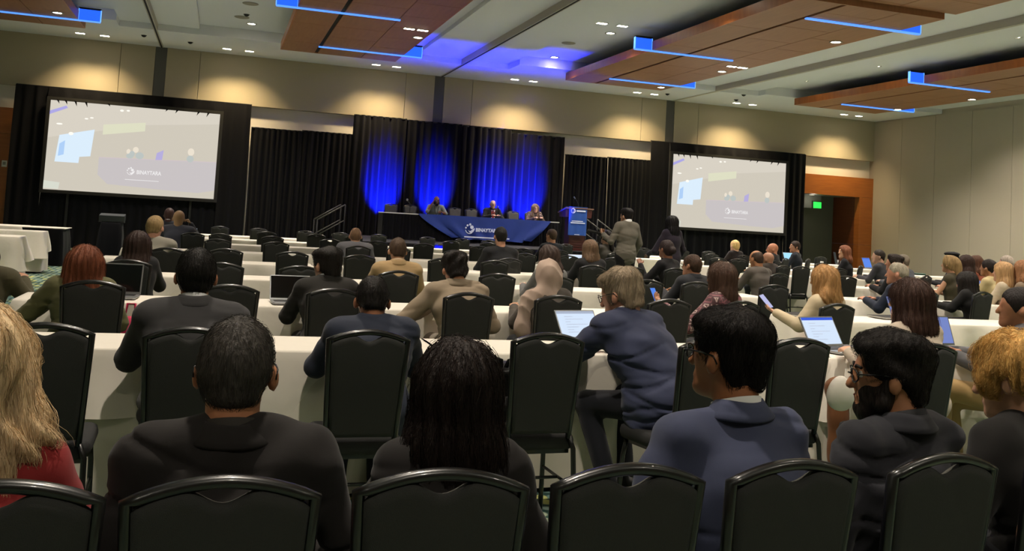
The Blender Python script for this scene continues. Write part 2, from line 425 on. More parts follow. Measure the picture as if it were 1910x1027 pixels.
# ------------------------------------------------------------------ downlights
m_lampface = mat('lit lamp face', 'fff4e0', .5, emit=((1.0, .9, .72), 40.0))
m_trim = mat('downlight trim', '9a968c', .5)
def downlight(x, y, z, vis=True, e=DOWN_W, ang=116):
    t = thing('downlight', 'round downlight set in a brown veneer cloud' if z < Z_SOF else 'round downlight set in the pale ceiling', 'light', (x, y, z), 0, 'downlights in the veneer clouds' if z < Z_SOF else 'downlights in the pale ceiling')
    MB().lathe([(.13, 0), (.13, -.012), (.1, -.014), (.095, -.003)], n=18).build('trim_ring', m_trim, t, True)
    MB().lathe([(.092, -.0055), (.092, -.0045)], n=18).build('lamp_face', m_lampface, t)
    lamp('downlight_lamp', 'SPOT', (x, y, z - .03), e, WARM, t, None, ang, .9, .1)
    return t
def pair(x, y, z, d=.6, spot=False, e=40.0, gl='ceiling'):
    for k in (-1, 1):
        t = thing('wall_washer', 'slim bright slot lamp paired in the ceiling' if not spot else 'bright wall washer lamp in the soffit along the stage wall', 'light',
                  (x + k * d / 2, y, z), 0, 'paired slot lamps' if not spot else 'wall washer lamps')
        MB().b2(-.13, .13, -.07, .07, -.012, 0).build('housing', m_trim, t)
        MB().b2(-.11, .11, -.05, .05, -.016, -.0125).build('lamp_face', m_lampface, t)
        if spot: lamp('washer_lamp', 'SPOT', (x + k * d / 2, y, z - .04), e, WARMER, t, (x + k * d / 2, y + .5, z - 2.0), 98, .85, .12)
for x in (-3.53, .2, 4.36, 8.6, 12.7, 16.3, 20.5): pair(x, 26.62, Z_SOF, .6, True, WASH_W)
dl = [(.45, 23.9), (.46, 19.9), (8.5, 24.3 - .6), (8.5, 19.9), (8.5, 15.6), (15.95, 22.9), (15.95, 19.8), (15.95, 15.4), (20.3, 20.9), (20.3, 16.2)]
for x, y in dl: downlight(x, y, Z_COF, e=DOWN_W * (1.5 if y > 22 else 1))
for x, y in ((4.05, 20.6), (12.05 - .25, 23.75), (12.05 - .25, 20.4), (12.05 - .25, 15.9), (-3.75, 22.6), (19.45, 23.1), (19.45, 20.2)): downlight(x, y, Z_CLOUD, e=DOWN_W * (1.5 if 3 < x < 12 and y > 20 else 1))
for x, y in ((7.9 + .25, 19.0), (15.5, 18.8), (20.55, 19.6)): pair(x, y, Z_COF, .5)
for x, y in ((4.02 - .2, 19.7), (11.75, 19.6)): pair(x, y, Z_CLOUD, .3)
# the same rows go on over the seats and behind the camera
for x in (-8.5, -3.75, .45, 4.6, 8.5, 12.6, 15.95, 20.3):
    for y in (11.2, 7.0, 2.8, -1.6):
        downlight(x, y, Z_COF if not (-2.7 < x < -.8) else Z_BAND, e=DOWN_W * (.6 if y < 0 else .9 if y < 5 else 1))   # the rearmost row is dimmed
for x, y in ((-8.5, 15.5), (-8.5, 20), (-3.75, 15.6)): downlight(x, y, Z_CLOUD if x > -6 else Z_BAND)
# ceiling speakers and small sensors
m_grey = mat('grey grille', '8d877c', .7, bump=(400, .3))
for x, y in ((8.1, 21.6), (8.3, 16.0), (.2, 23.2), (.35, 21.5), (15.5, 21.0), (15.4, 16.4), (9.0 - .3, 12.9)):
    t = thing('ceiling_speaker', 'round grey speaker grille flush in the ceiling', 'speaker', (x, y, Z_COF), 0, 'ceiling speakers')
    MB().lathe([(.17, 0), (.17, -.012), (.15, -.016)], n=20).build('grille', m_grey, t); MB().lathe([(.18, 0), (.18, -.008), (.17, -.008)], n=20).build('rim', m_trim, t)
for x, y in ((-2.2, 25.9), (.85 - 1.9, 26.2), (13.3, 26.3), (15.6, 26.0), (.3, 22.8), (15.2, 24.9)):
    t = thing('ceiling_sensor', 'small dark sensor dome on the ceiling', 'sensor', (x, y, Z_SOF if y > 25 else (Z_COF if x < 15.66 and not 12.95 < x < 15.66 else Z_SOF)), 0, 'ceiling sensors')
    MB().lathe([(.06, 0), (.055, -.03), (.02, -.05)], n=12).build('dome', m_black, t, True); MB().lathe([(.075, 0), (.075, -.006)], n=12).build('base', m_dark, t)

# ================================================================== drapes, screens, stage
def drape_mesh(name, x0, x1, z0, z1, Y, m, parent=None, amp=.05, wl=.17, seed=0, ztop=None, flare=.02):
    g = random.Random(seed); n = max(int((x1 - x0) / .028), 8); ph = [g.uniform(0, 6.28) for _ in range(6)]
    fr = [g.uniform(.8, 1.25) for _ in range(3)]
    nz_ = 9; V = []; Fc = []
    for k in range(nz_ + 1):
        f = k / nz_
        for i in range(n + 1):
            x = x0 + (x1 - x0) * i / n
            s_ = math.sin(2 * math.pi * x / wl * fr[0] + ph[0] + .8 * math.sin(x * 3 + ph[3]) + .25 * math.sin(f * 3 + x * 5))
            s_ += .5 * math.sin(2 * math.pi * x / (wl * 2.3) * fr[1] + ph[1]) + .25 * math.sin(2 * math.pi * x / (wl * .55) + ph[2])
            zt = z1 if ztop is None else ztop[0] + (ztop[1] - ztop[0]) * i / n
            V.append((x + .012 * math.sin(f * 4 + x * 9), Y + amp * s_ * (.45 + .55 * (1 - f)) - flare * (1 - f), z0 + (zt - z0) * f))
    for k in range(nz_):
        for i in range(n):
            a = k * (n + 1) + i; Fc.append((a, a + 1, a + n + 2, a + n + 1))
    me = bpy.data.meshes.new(name); me.from_pydata(V, [], Fc); me.update()
    return mk(name, me, m, parent, True)
YD = 27.2
def xw(px, py, Y=YD): return float(at_y(px, py, Y)[0])
def zw(px, py, Y=YD): return float(at_y(px, py, Y)[2])
def curtain(label, x0, x1, z1, Y, m, seed, wl=.17, amp=.05, base=0.0):
    o = drape_mesh('curtain', x0, x1, .02 + base, z1, Y, m, None, amp, wl, seed)
    MB().tube([(x0, Y + .02, z1 - .02), (x1, Y + .02, z1 - .02)], .02).build('rod', m_black, o)
    return tag(o, label, 'curtain', 'black drapes along the stage wall')
curtain('black drape between the large left screen and the blue-lit drapes', xw(470, 236), xw(565, 243), zw(470, 236), YD + .05, m_blackcloth, 1)
curtain('black drape behind the stage steps', xw(565, 243), xw(661, 250), zw(600, 245), YD + .05, m_blackcloth, 2)
bx = [xw(p, 235) for p in (660, 758, 862, 957, 1056)]
zt = [4.28, 4.26, 4.24, 4.15]
for i in range(4):
    curtain(('drape behind the empty stage chairs lit by a blue uplight', 'drape behind the bald speaker lit by a blue uplight', 'drape behind the man in the red tie lit by a blue uplight',
             'drape behind the long-haired panelist lit by a blue uplight')[i], bx[i], bx[i + 1], zt[i], YD + (.02 * i if i < 3 else .1), m_bluecloth, 10 + i, .2, .06)
curtain('black drape behind the lectern', xw(1056, 287), xw(1135, 292), zw(1056, 287), YD + .06, m_blackcloth, 20)
curtain('black drape beside the large right screen', xw(1135, 292), xw(1216, 297), zw(1135, 292), YD + .06, m_blackcloth, 21)

SCR = {}
def letters(txt, h, m, parent, loc, rot=(math.pi / 2, 0, 0), bold=.0, name='lettering', width=1.0):
    cu = bpy.data.curves.new('t', 'FONT'); cu.body = txt; cu.size = h * 1.4; cu.offset = bold; cu.extrude = .001; cu.resolution_u = 3
    ob = bpy.data.objects.new('t', cu); COL.objects.link(ob); bpy.context.view_layer.update()
    me = bpy.data.meshes.new_from_object(ob.evaluated_get(bpy.context.evaluated_depsgraph_get()))
    bpy.data.objects.remove(ob, do_unlink=True)
    me.name = name; o = mk(name, me, None, parent); me.materials.clear(); me.materials.append(m)
    o.location = loc; o.rotation_euler = rot
    xs = [v.co.x for v in me.vertices]; o.scale = (width / (max(xs) - min(xs)), 1, 1)
    return o
def logo(m, parent, c, s, y, name='logo'):
    """dots over a cupped hand: three small dots, a larger dot, a leaf-like hand and an arc; flat print"""
    q = MB()
    def disc(cx, cz, r):
        q.add([(c[0] + s * (cx + r * math.cos(a * .4488)), y, c[1] + s * (cz + r * math.sin(a * .4488))) for a in range(14)], [tuple(range(14))])
    disc(-.42, .12, .09); disc(-.26, .37, .11); disc(.02, .48, .12); disc(.22, .2, .19)
    hand = [(-.15, -.1), (.02, -.22), (.16, -.14), (.3, -.02), (.5, .1), (.55, .12), (.5, -.1), (.38, -.3), (.2, -.42), (.02, -.36), (-.08, -.24)]
    q.add([(c[0] + s * a, y, c[1] + s * b_) for a, b_ in hand], [tuple(range(len(hand)))])
    arc = []
    for k in range(13):
        a = R(195 + k * 9); arc.append((c[0] + s * .5 * math.cos(a), y, c[1] + s * (.02 + .52 * math.sin(a))))
    for k in range(13):
        a = R(195 + (12 - k) * 9); arc.append((c[0] + s * .43 * math.cos(a), y, c[1] + s * (.02 + .45 * math.sin(a))))
    q.add(arc, [tuple(range(26))])
    return q.build(name, m, parent)
def screen(label, dlabel, tl, br, dx0, dx1, side):
    Y = YD - .12
    x0, _, z1 = at_y(*tl, Y); x1, _, z0 = at_y(*br, Y); W, H = x1 - x0, z1 - z0
    t = thing('projection_screen', label, 'screen', (x0, Y, z0))
    img = lambda n, c, e=1.0: mat('projected ' + n, '000000', .9, spec=.1, emit=(c, e))
    E0 = 1.06
    sm = bpy.data.materials.get('projected picture ground') or None
    if sm is None:
        sm = img('picture ground', 'cbc4b6', E0)
    MB().b2(0, W, 0, .03, 0, H).build('surface', sm, t)
    for a in (MB().b2(-.09, 0, -.03, .05, -.09, H + .09), MB().b2(W, W + .09, -.03, .05, -.09, H + .09)): a.build('frame_side', m_black, t)
    MB().b2(0, W, -.03, .05, H, H + .09).build('frame_top', m_black, t); MB().b2(0, W, -.03, .05, -.09, 0).build('frame_bottom', m_black, t)
    for lx in (.6, W - .6): MB().b2(lx - .03, lx + .03, .06, .1, -z0, -.05).build('stand_leg', m_black, t)
    lay = [0]
    def poly(name, pts, c, e=E0):
        lay[0] += 1; y = -.001 - .0006 * lay[0]
        MB().add([(u * W, y, (1 - v) * H) for u, v in pts][::-1], [tuple(range(len(pts)))]).build(name, img(name, c, e), t)
    def blob(u, v, ru, rv, n=14): return [(u + ru * math.cos(k * 2 * math.pi / n), v + rv * math.sin(k * 2 * math.pi / n)) for k in range(n)]
    poly('image_ceiling', [(0, 0), (1, 0), (1, .12), (.55, .2), (.31, .3), (0, .42)], 'd3ccbf')
    poly('image_blue_streak', [(0, .12), (.09, .05), (.1, .075), (0, .16)], 'a9a4e0')
    poly('image_lit_wall', [(.31, .23), (.555, .17), (.555, .27), (.31, .345)], 'd9d9bf' if side < 0 else 'd6dcae')
    poly('image_inner_screen', [(.065, .385), (.262, .295), (.25, .6), (.188, .615), (.186, .685), (.05, .685)], 'cfe0ee' if side < 0 else 'c3e3e2', 1.15)
    poly('image_inner_tint', [(.07, .48), (.1, .44), (.098, .6), (.066, .62)], 'a9c8ee', 1.1)
    poly('image_table', [(.3, .605), (1, .57), (1, .9), (.9, .94), (.7, .93), (.36, .9), (.3, .8)], 'c4bebf')
    poly('image_table_edge', [(.3, .6), (1, .565), (1, .575), (.3, .61)], 'cbbfc2')
    poly('image_curtain_glow', [(.635, .51), (.675, .47), (.67, .585), (.63, .59)], 'b2aad8')
    for nm, u, v, ru, rv, c in (('image_head', .468, .515, .012, .03, 'e6dccb'), ('image_body', .478, .565, .022, .03, 'b9c0bd'), ('image_head', .51, .49, .017, .034, 'efe5d4'),
                                ('image_body', .535, .555, .025, .04, 'd2dbe6'), ('image_body', .49, .54, .016, .035, 'a3a5a0'), ('image_head', .84, .47, .02, .045, 'ead7c6'),
                                ('image_body', .838, .55, .022, .04, 'f2efe8'), ('image_lamp', .21, .18, .011, .008, 'fffaf0'), ('image_lamp', .24, .165, .011, .008, 'fffaf0'),
                                ('image_lamp', .06, .26, .018, .01, 'f6f0e2'), ('image_lamp', .41, .055, .011, .012, 'fffaf0'), ('image_lamp', .447, .05, .01, .01, 'fffaf0'), ('image_lamp', .13, .36, .014, .018, 'ffffff')):
        poly(nm, blob(u, v, ru, rv), c)
    poly('image_paper', [(0, .9), (.09, .915), (.085, .99), (0, .985)], 'd3d6c9')
    pm = img('print white', 'f6f4f4', .95)
    logo(pm, t, (.49 * W, (1 - .74) * H), .045 * W, -.014)
    letters('BINAYTARA', .045 * H, pm, t, (.525 * W, -.014, (1 - .765) * H), bold=.003, width=.145 * W)
    MB().b2(.46 * W, .66 * W, -.0145, -.0135, (1 - .838) * H, (1 - .832) * H).build('image_tagline', pm, t)
    # dress kit around the screen
    d = thing('screen_drape', dlabel, 'curtain', (0, 0, 0))
    zt_ = 4.28
    drape_mesh('side_curtain', dx0, x0 - .07, .02, zt_, YD, m_blackcloth, d, .035, .3, 30 + side)
    drape_mesh('side_curtain', x1 + .07, dx1, .02, zt_, YD, m_blackcloth, d, .035, .3, 33 + side)
    drape_mesh('valance', x0 - .08, x1 + .08, z1 + .05, zt_, YD - .02, m_blackcloth, d, .018, .5, 36 + side)
    drape_mesh('skirt', x0 - .08, x1 + .08, .02, z0 - .06, YD, m_blackcloth, d, .04, .25, 39 + side)
    for k in range(9):                            # small dark points over the picture's top edge
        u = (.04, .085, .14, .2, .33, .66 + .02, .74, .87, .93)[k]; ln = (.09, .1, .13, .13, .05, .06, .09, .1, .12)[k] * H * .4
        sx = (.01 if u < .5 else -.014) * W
        MB().add([((x0 + u * W) - .008 * W, Y - .035, z1 + .02), ((x0 + u * W) + .007 * W, Y - .035, z1 + .02), (x0 + u * W + sx, Y - .02, z1 - ln), ((x0 + u * W), Y - .045, z1 + .02)], [(0, 2, 3), (3, 2, 1), (0, 3, 1)]).build('dark_edge_point', m_blackcloth, d)
    MB().tube([(dx0, YD + .05, zt_), (dx1, YD + .05, zt_)], .02).build('rod', m_black, d)
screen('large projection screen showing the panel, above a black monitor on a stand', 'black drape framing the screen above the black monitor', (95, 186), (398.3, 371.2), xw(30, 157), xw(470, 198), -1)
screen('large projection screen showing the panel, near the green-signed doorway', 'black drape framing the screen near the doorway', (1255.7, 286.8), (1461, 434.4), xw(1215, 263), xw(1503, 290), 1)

# stage platform
SX0, SX1, SY0, SY1, SZ = 3.15, 9.75, 21.9, 26.95, .75
st = thing('stage', 'low black stage platform with pleated skirt', 'stage', ((SX0 + SX1) / 2, SY0, 0))
MB().b2(SX0 - st.location.x, SX1 - st.location.x, .02, SY1 - SY0, SZ - .06, SZ).build('deck', mat('stage carpet', '1a1a1c', .95), st)
for i in range(3):
    for j in range(3): MB().b2(SX0 - st.location.x + .3 + i * 2.9, SX0 - st.location.x + .4 + i * 2.9, .4 + j * 2.1, .5 + j * 2.1, 0, SZ - .06).build('leg', m_black, st)
o = drape_mesh('skirt', SX0, SX1, .02, SZ - .02, SY0, m_blackcloth, st, .02, .1, 50); o.location = (-st.location.x, -SY0, 0)
# steps with handrails
def steps(label, x_top, dirx, y0, y1):
    t = thing('stage_steps', label, 'stairs', (x_top, (y0 + y1) / 2, 0)); hw = (y1 - y0) / 2
    for k in range(3):
        zt_ = SZ - .19 * (k + 1)
        MB().b2(*sorted((dirx * (.02 + .28 * k), dirx * (.02 + .28 * (k + 1)))), -hw, hw, zt_ - .04, zt_).build('tread', mat('step tread', '2a2a2a', .7), t)
        MB().b2(*sorted((dirx * (.03 + .28 * k), dirx * (.05 + .28 * k))), -hw, hw, max(zt_ - .19, .0), zt_ - .04).build('riser', m_black, t)
    for s in (-1, 1):
        MB().b2(*sorted((dirx * .02, dirx * .86)), s * hw - .015, s * hw + .015, .01, .16).build('stringer', m_black, t)
        rl = t
        p0 = (dirx * .05, s * hw, SZ + .84); p1 = (dirx * .72, s * hw, SZ + .42)
        MB().tube([p0, p1], .018, 8).build('handrail', mat('dull steel rail', '4a4844', .5, .4), t, True)
        for q0 in (p0, p1): MB().tube([q0, (q0[0], q0[1], SZ - .25 if q0 is p0 else .1)], .016, 8).build('post', m_black, t, True)
        MB().tube([(dirx * .05, s * hw, SZ + .44), (dirx * .72, s * hw, SZ + .02)], .014, 8).build('mid_rail', mat('dull steel rail'), t, True)
steps('stage steps with grey handrails before the black drape', SX0 - .02, -1, 23.75, 24.6)
steps('stage steps with handrails beside the lectern', SX1 + .02, 1, 23.2, 24.0)

# blue uplights on the stage floor and two wash lights by the stage front
def uplight(x, y, z, tgt, e, ang, label, grp):
    t = thing('uplight', label, 'light', (x, y, z), 0, grp)
    MB().lathe([(.09, .06), (.1, .08), (.1, .2), (.085, .21)], n=16).build('can', m_black, t, True)
    MB().b2(-.1, .1, -.05, .05, 0, .05).build('yoke', m_black, t)
    MB().lathe([(.08, .205), (.08, .212)], n=16).build('lens', mat('blue lens', '1020ff', .3, emit=((.02, .04, 1), 6.0)), t)
    lamp('uplight_lamp', 'SPOT', (x, y, z + .23), e, BLUE, t, tgt, ang, .6, .07)
for px in (718, 815, 926, 990):
    x = xw(px, 330, 26.9)
    uplight(x, 26.4, SZ, (x, 27.12, SZ + 1.1), UP_W, 50, 'blue uplight can on the stage floor behind the panel table', 'blue uplights behind the panel table')
for x in (5.2, 7.9):
    uplight(x, 21.55, 0, (x + .4, 24.8, Z_SOF + .1), 2200.0, 50, 'blue wash light standing on the floor before the stage skirt', 'blue wash lights before the stage')
# ================================================================== furniture
m_frame = mat('black chair frame', '0b0b0b', .3, coat=.25)
m_shell = mat('chair back fabric', '191a18', .8, bump=(600, .25), vary=(250, '1e1f1c', .5))
m_cush = mat('grey chair cushion', '55544e', .85, bump=(400, .3), vary=(120, '47463f', .6))
m_seat = mat('chair seat fabric', '1b1b1b', .85, bump=(400, .3))

def chair_proto():
    t = thing('banquet_chair', None, None)
    def yb(z): return -.185 - .065 * (z - .45) / .5
    HW, ZS, ZP = .176, .917, .957
    def arc(x): return ZS + (ZP - ZS) * (1 - (abs(x) / HW) ** 1.9)
    path = [(-.152, .45)] + [(-.152 - .022 * k / 3, .45 + (ZS - .45) * k / 3) for k in (1, 2)]
    top = [(-HW + .002, ZS - .008)] + [(HW * (-1 + 2 * k / 14), arc(HW * (-1 + 2 * k / 14)) - .014) for k in range(1, 14)] + [(HW - .002, ZS - .008)]
    pts = path + top + [(-x, z) for x, z in reversed(path)]
    MB().tube([(x, yb(z), z) for x, z in pts], .0135, 8, flat=1.2).build('back_frame', m_frame, t, True)
    xs = [-.164 + .328 * k / 32 for k in range(33)]
    def ptop(x):
        return arc(x) - .023 - (.033 * math.cos(math.pi * x / .15) ** 2 if abs(x) < .075 else 0) - (.008 * (abs(x) / .164) ** 10)
    outl = [(-.144, .475), (.144, .475)] + [(.144 + .02 * k / 4, .475 + (ptop(.164) - .475) * k / 4) for k in (1, 2, 3)] + [(x, ptop(x)) for x in reversed(xs)] + [(-.144 - .02 * k / 4, .475 + (ptop(.164) - .475) * k / 4) for k in (3, 2, 1)]
    def ring(ins, dy):
        cx, cz = 0, .68
        return [(x - ins * (x - cx) / .17, yb(z) + dy, z - ins * (z - cz) / .2) for x, z in outl]
    MB().loft([ring(.02, -.022), ring(.008, -.02), ring(.001, -.013), ring(0, 0), ring(0, .002)], cap=True).build('back_shell', m_shell, t, True)
    MB().loft([ring(.002, .0022), ring(.002, .012), ring(.012, .026), ring(.035, .03)], cap=True).build('back_cushion', m_cush, t, True)
    MB().rbox((0, .015, .425), (.40, .40, .07), .05, 4).build('seat', m_seat, t, True)
    MB().b2(-.17, .17, -.16, .17, .372, .389).build('seat_frame', m_frame, t)
    for s in (-1, 1):
        MB().tube([(s * .152, yb(.46), .465), (s * .178, -.195, .40), (s * .184, -.215, .2), (s * .19, -.245, 0)], .0125, 8).build('leg', m_frame, t, True)
        MB().tube([(s * .17, .16, .385), (s * .178, .175, .3), (s * .182, .185, .15), (s * .184, .19, 0)], .0125, 8).build('leg', m_frame, t, True)
        MB().tube([(s * .184, -.212, .22), (s * .18, .18, .22)], .008, 6).build('stretcher', m_frame, t, True)
    MB().tube([(-.182, -.02, .22), (.182, -.02, .22)], .008, 6).build('stretcher', m_frame, t, True)
    return t
CHAIRS = []
CH0 = chair_proto(); _used = [False]
def chair(x, y, rz=0.0, label=None, group='empty banquet chairs in the audience', z=0.0):
    """x, y: where the chair's back stands; the seat lies .25 m in front of it"""
    t = CH0 if not _used[0] else copy_tree(CH0); _used[0] = True
    ox, oy = -.25 * math.sin(rz), .25 * math.cos(rz)
    t.location = (x + ox, y + oy, z); t.rotation_euler = (0, 0, rz)
    CHAIRS.append((x, y, t, not label))
    return tag(t, label or 'empty black banquet chair standing at a white-clothed table', 'chair', group)

# ------------------------------------------------------------------ tables under white cloths
m_cloth = mat('white tablecloth', 'e4ddd0', .85, bump=(4, .6), sheen=.15)
m_cloth2 = mat('white under cloth', 'd9d2c4', .88, bump=(4, .3), sheen=.1)
m_tbl = mat('table laminate', '6b5a48', .5)
def drop(name, x0, x1, y0, y1, ztop, zlow, seed, m, off=.0, hem=.0, fold=.018, parent=None, corner=.05):
    g = random.Random(seed); ph = [g.uniform(0, 6.28) for _ in range(8)]
    per = []                                            # perimeter, rounded corners
    def side(a, b_, n): return [(a[0] + (b_[0] - a[0]) * k / n, a[1] + (b_[1] - a[1]) * k / n) for k in range(n)]
    nx, ny = max(int((x1 - x0) / .05), 8), max(int((y1 - y0) / .05), 6)
    per = side((x0, y0), (x1, y0), nx) + side((x1, y0), (x1, y1), ny) + side((x1, y1), (x0, y1), nx) + side((x0, y1), (x0, y0), ny)
    cx, cy = (x0 + x1) / 2, (y0 + y1) / 2
    cor = [(x0, y0), (x1, y0), (x1, y1), (x0, y1)]
    S = 0; rows = []; dist = []
    for i, p in enumerate(per):
        if i: S += math.hypot(p[0] - per[i - 1][0], p[1] - per[i - 1][1])
        dist.append(S)
    prof = [(0, -.02), (.0, .0), (.006, .012), (.012, .05), (.02, .12), (.028, .2), (.034, .3), (.036, .45), (.036, .6), (.036, .72)]
    H = ztop - zlow; prof = [p for p in prof if p[1] < H - .03] + [(.036, H)]
    for o_, d in prof:
        ring = []
        for i, (x, y) in enumerate(per):
            nx_ = 0 if x0 + .001 < x < x1 - .001 else (1 if x > cx else -1); ny_ = 0 if y0 + .001 < y < y1 - .001 else (1 if y > cy else -1)
            s_ = dist[i]; dc = min(math.hypot(x - c[0], y - c[1]) for c in cor)
            fd = max(d, 0) / H
            f_ = fold * fd * (math.sin(s_ * 7 + ph[0] + 1.5 * math.sin(s_ * 2 + ph[1])) + .6 * math.sin(s_ * 15 + ph[2]) + .7 * math.sin(s_ * 3.1 + ph[5] + fd * 2))
            f_ += corner * fd * math.exp(-(dc / .09) ** 2)
            o2 = off + o_ + max(f_, -o_ * .8 - .0) * (1 if d > 0 else 0)
            if d < 0: o2 = off - .03
            dz = max(d, 0) + hem * fd * (math.sin(s_ * .9 + ph[3]) + .5 * math.sin(s_ * 2.3 + ph[4]))
            k_ = .75 if nx_ and ny_ else 1
            ring.append((x + nx_ * o2 * k_, y + ny_ * o2 * k_, max(ztop - dz, zlow * .3 + .005)))
        rows.append(ring)
    q = MB()
    rows[0] = [(x, y, ztop) for x, y, z in rows[0]]
    n = len(per); vs = [p for r_ in rows for p in r_]; fs = [(i * n + j, (i + 1) * n + j, (i + 1) * n + (j + 1) % n, i * n + (j + 1) % n) for i in range(len(rows) - 1) for j in range(n)]
    fs.append(tuple(range(n))); q.add(vs, fs)
    return q.build(name, m, parent, True)
TW = .5
RECTS = []
def table(x0, x1, yfar, seed, where='in the audience rows'):
    RECTS.append((x0, x1, yfar - TW, yfar))
    y0 = yfar - TW; z = .742
    t = thing('classroom_table', 'folding table, ' + where, 'table', ((x0 + x1) / 2, yfar - TW / 2, 0), 0, 'folding tables in the rows')
    L = x1 - x0
    MB().b2(-L / 2 + .01, L / 2 - .01, -TW / 2 + .01, TW / 2 - .01, .71, .735).build('table_top', m_tbl, t)
    for s in (-1, 1):
        MB().tube([(s * (L / 2 - .3), -.18, 0), (s * (L / 2 - .3), -.18, .7)], .014, 6).build('leg', m_metal, t)
        MB().tube([(s * (L / 2 - .3), .18, 0), (s * (L / 2 - .3), .18, .7)], .014, 6).build('leg', m_metal, t)
    u = drop('under_cloth', x0, x1, y0, yfar, z, .03, seed, m_cloth2, .0, .004, .022)
    tag(u, 'white under cloth of the table ' + where, 'tablecloth', 'long white under cloths')
    c = drop('tablecloth', x0 - .002, x1 + .002, y0 - .002, yfar + .002, z + .004, .40 + rnd.uniform(-.04, .04), seed + 500, m_cloth, .010, .05, .032)
    tag(c, 'white top cloth of the table ' + where, 'tablecloth', 'short white tablecloths')
ROWF = {'B': 5.34, 'C': 7.42, 'D': 9.8, 'E': 12.2, 'F': 14.65, 'G': 17.2, 'H': 19.6, 'I': 22.0 - .35}
TX = {'B': [(-1.25, 1.19), (1.195, 3.63), (3.635, 6.07)], 'C': [(-1.25, 1.19), (1.195, 3.63), (4.93, 7.34), (7.345, 9.75)],
      'D': [(-1.25, 1.19), (1.195, 3.63), (3.635, 6.07), (7.3, 9.74), (9.745, 12.2)]}
for k in 'EFGH': TX[k] = [(-1.25, 1.19), (1.195, 3.63), (3.635, 6.07), (9.05, 11.49), (11.495, 13.93), (13.935, 16.4)]
TX['I'] = [(-1.25, 1.19), (1.195, 3.0), (9.8, 11.49), (11.495, 13.93), (13.935, 16.4)]
ORD = ['first', 'second', 'third', 'fourth', 'fifth', 'sixth', 'seventh', 'eighth', 'ninth', 'tenth', 'eleventh', 'twelfth']
RORD = dict(zip('IHGFEDCBA', ORD))
sd = 1
for k, v in TX.items():
    nl = nr = 0
    for a, b_ in v:
        if a < 7: w_ = ORD[nl] + ' from the left aisle'; nl += 1
        else: w_ = ORD[nr] + ' from the right aisle'; nr += 1
        table(a, b_, ROWF[k], sd, f'{w_}, {RORD[k]} row from the stage'); sd += 1
# tables of the far-left block with bunched cloth ends
for (x0, x1, yf, lb) in ((-5.35, -2.95, 16.6, 'a'), (-5.35, -3.0, 18.95, 'b')):
    table(x0, x1, yf, sd, 'standing in front in the left block' if lb == 'a' else 'standing in the middle of the left block'); sd += 1
    c = drop('bunched_cloth', x1 - .55, x1 + .01, yf - TW - .02, yf + .02, .75, .34, sd + 50, m_cloth, .015, .14, .05, None, .1)
    tag(c, 'white cloth end bunched at the aisle on the ' + ('front table of the left block' if lb == 'a' else 'middle table of the left block'), 'tablecloth')
t = thing('skirted_table', 'black skirted table with a white top cloth in the left block', 'table', (-4.1, 20.9, 0))
o = drop('black_skirt', -5.4, -2.95, 20.45, 21.35, .74, .02, 77, m_blackcloth, 0, 0, .02, t); o.location = (4.1, -20.9, 0)
MB().b2(-1.25, 1.2, -.44, .46, .742, .752).build('white_top', m_cloth, t)
o = drop('half_cloth', -5.4, -3.7, 20.44, 21.36, .757, .6, 78, m_cloth, .01, .01, .01, t); o.location = (4.1, -20.9, 0)

# ------------------------------------------------------------------ chairs: row = back line, pixel column of the back's top
ROWY = {'A': 1.88, 'B': 4.1, 'C': 6.2, 'D': 8.4, 'E': 10.98, 'F': 13.75, 'G': 16.1, 'H': 18.65, 'I': 20.9}
def chair_px(px, py, row, rz=0.0, dy=0.0, **k):
    Y = ROWY[row] + dy
    return chair(float(at_y(px, py, Y)[0]), Y, rz, **k)
j = random.Random(5); EMPTY = {}
for row, lst in {
    'A': [(1180, 852)],
    'B': [(85, 603), (1025, 612), (1495, 625)],
    'C': [(430, 530), (1250, 555)],
    'D': [(415, 490), (561.5, 494), (929, 505), (1208, 514), (1445, 524)],
    'E': [(423, 462), (546, 468), (671.6, 474.7), (827, 481), (923.8, 481.6), (1177.5, 493.7), (1578, 509)],
    'F': [(407, 445), (516, 450), (744, 461), (850, 465), (980.8, 471), (1061, 474), (1146, 478.5), (1495.7, 496.5), (1564, 500)],
    'G': [(412, 430.6), (509, 439), (617, 445.5), (704.6, 450), (791, 453.8), (894.7, 457.6), (977, 462), (1340, 479.6), (1378, 479.6), (1444, 484), (1533.7, 489.5)],
    'H': [(498, 431), (590.6, 436), (842.5, 450.6), (911, 451), (1328, 472.7), (660, 440)],
    'I': [(411, 421), (483, 425.3), (570, 430), (635.6, 433.5), (707, 436), (798, 440.5), (863, 443.7), (912, 447), (1201, 460), (1322, 467), (1274, 467), (1532, 478.7), (1056, 455)]}.items():
    for px, py in lst: EMPTY[px] = chair_px(px, py, row, j.uniform(-.06, .06), j.uniform(-.06, .06) if row > 'D' else 0)
chair(-5.3, 20.0, .2, 'empty black banquet chair behind the skirted table of the left block', None)
chair(-4.5, 17.9, -.1, 'empty black banquet chair between the tables of the left block', None)

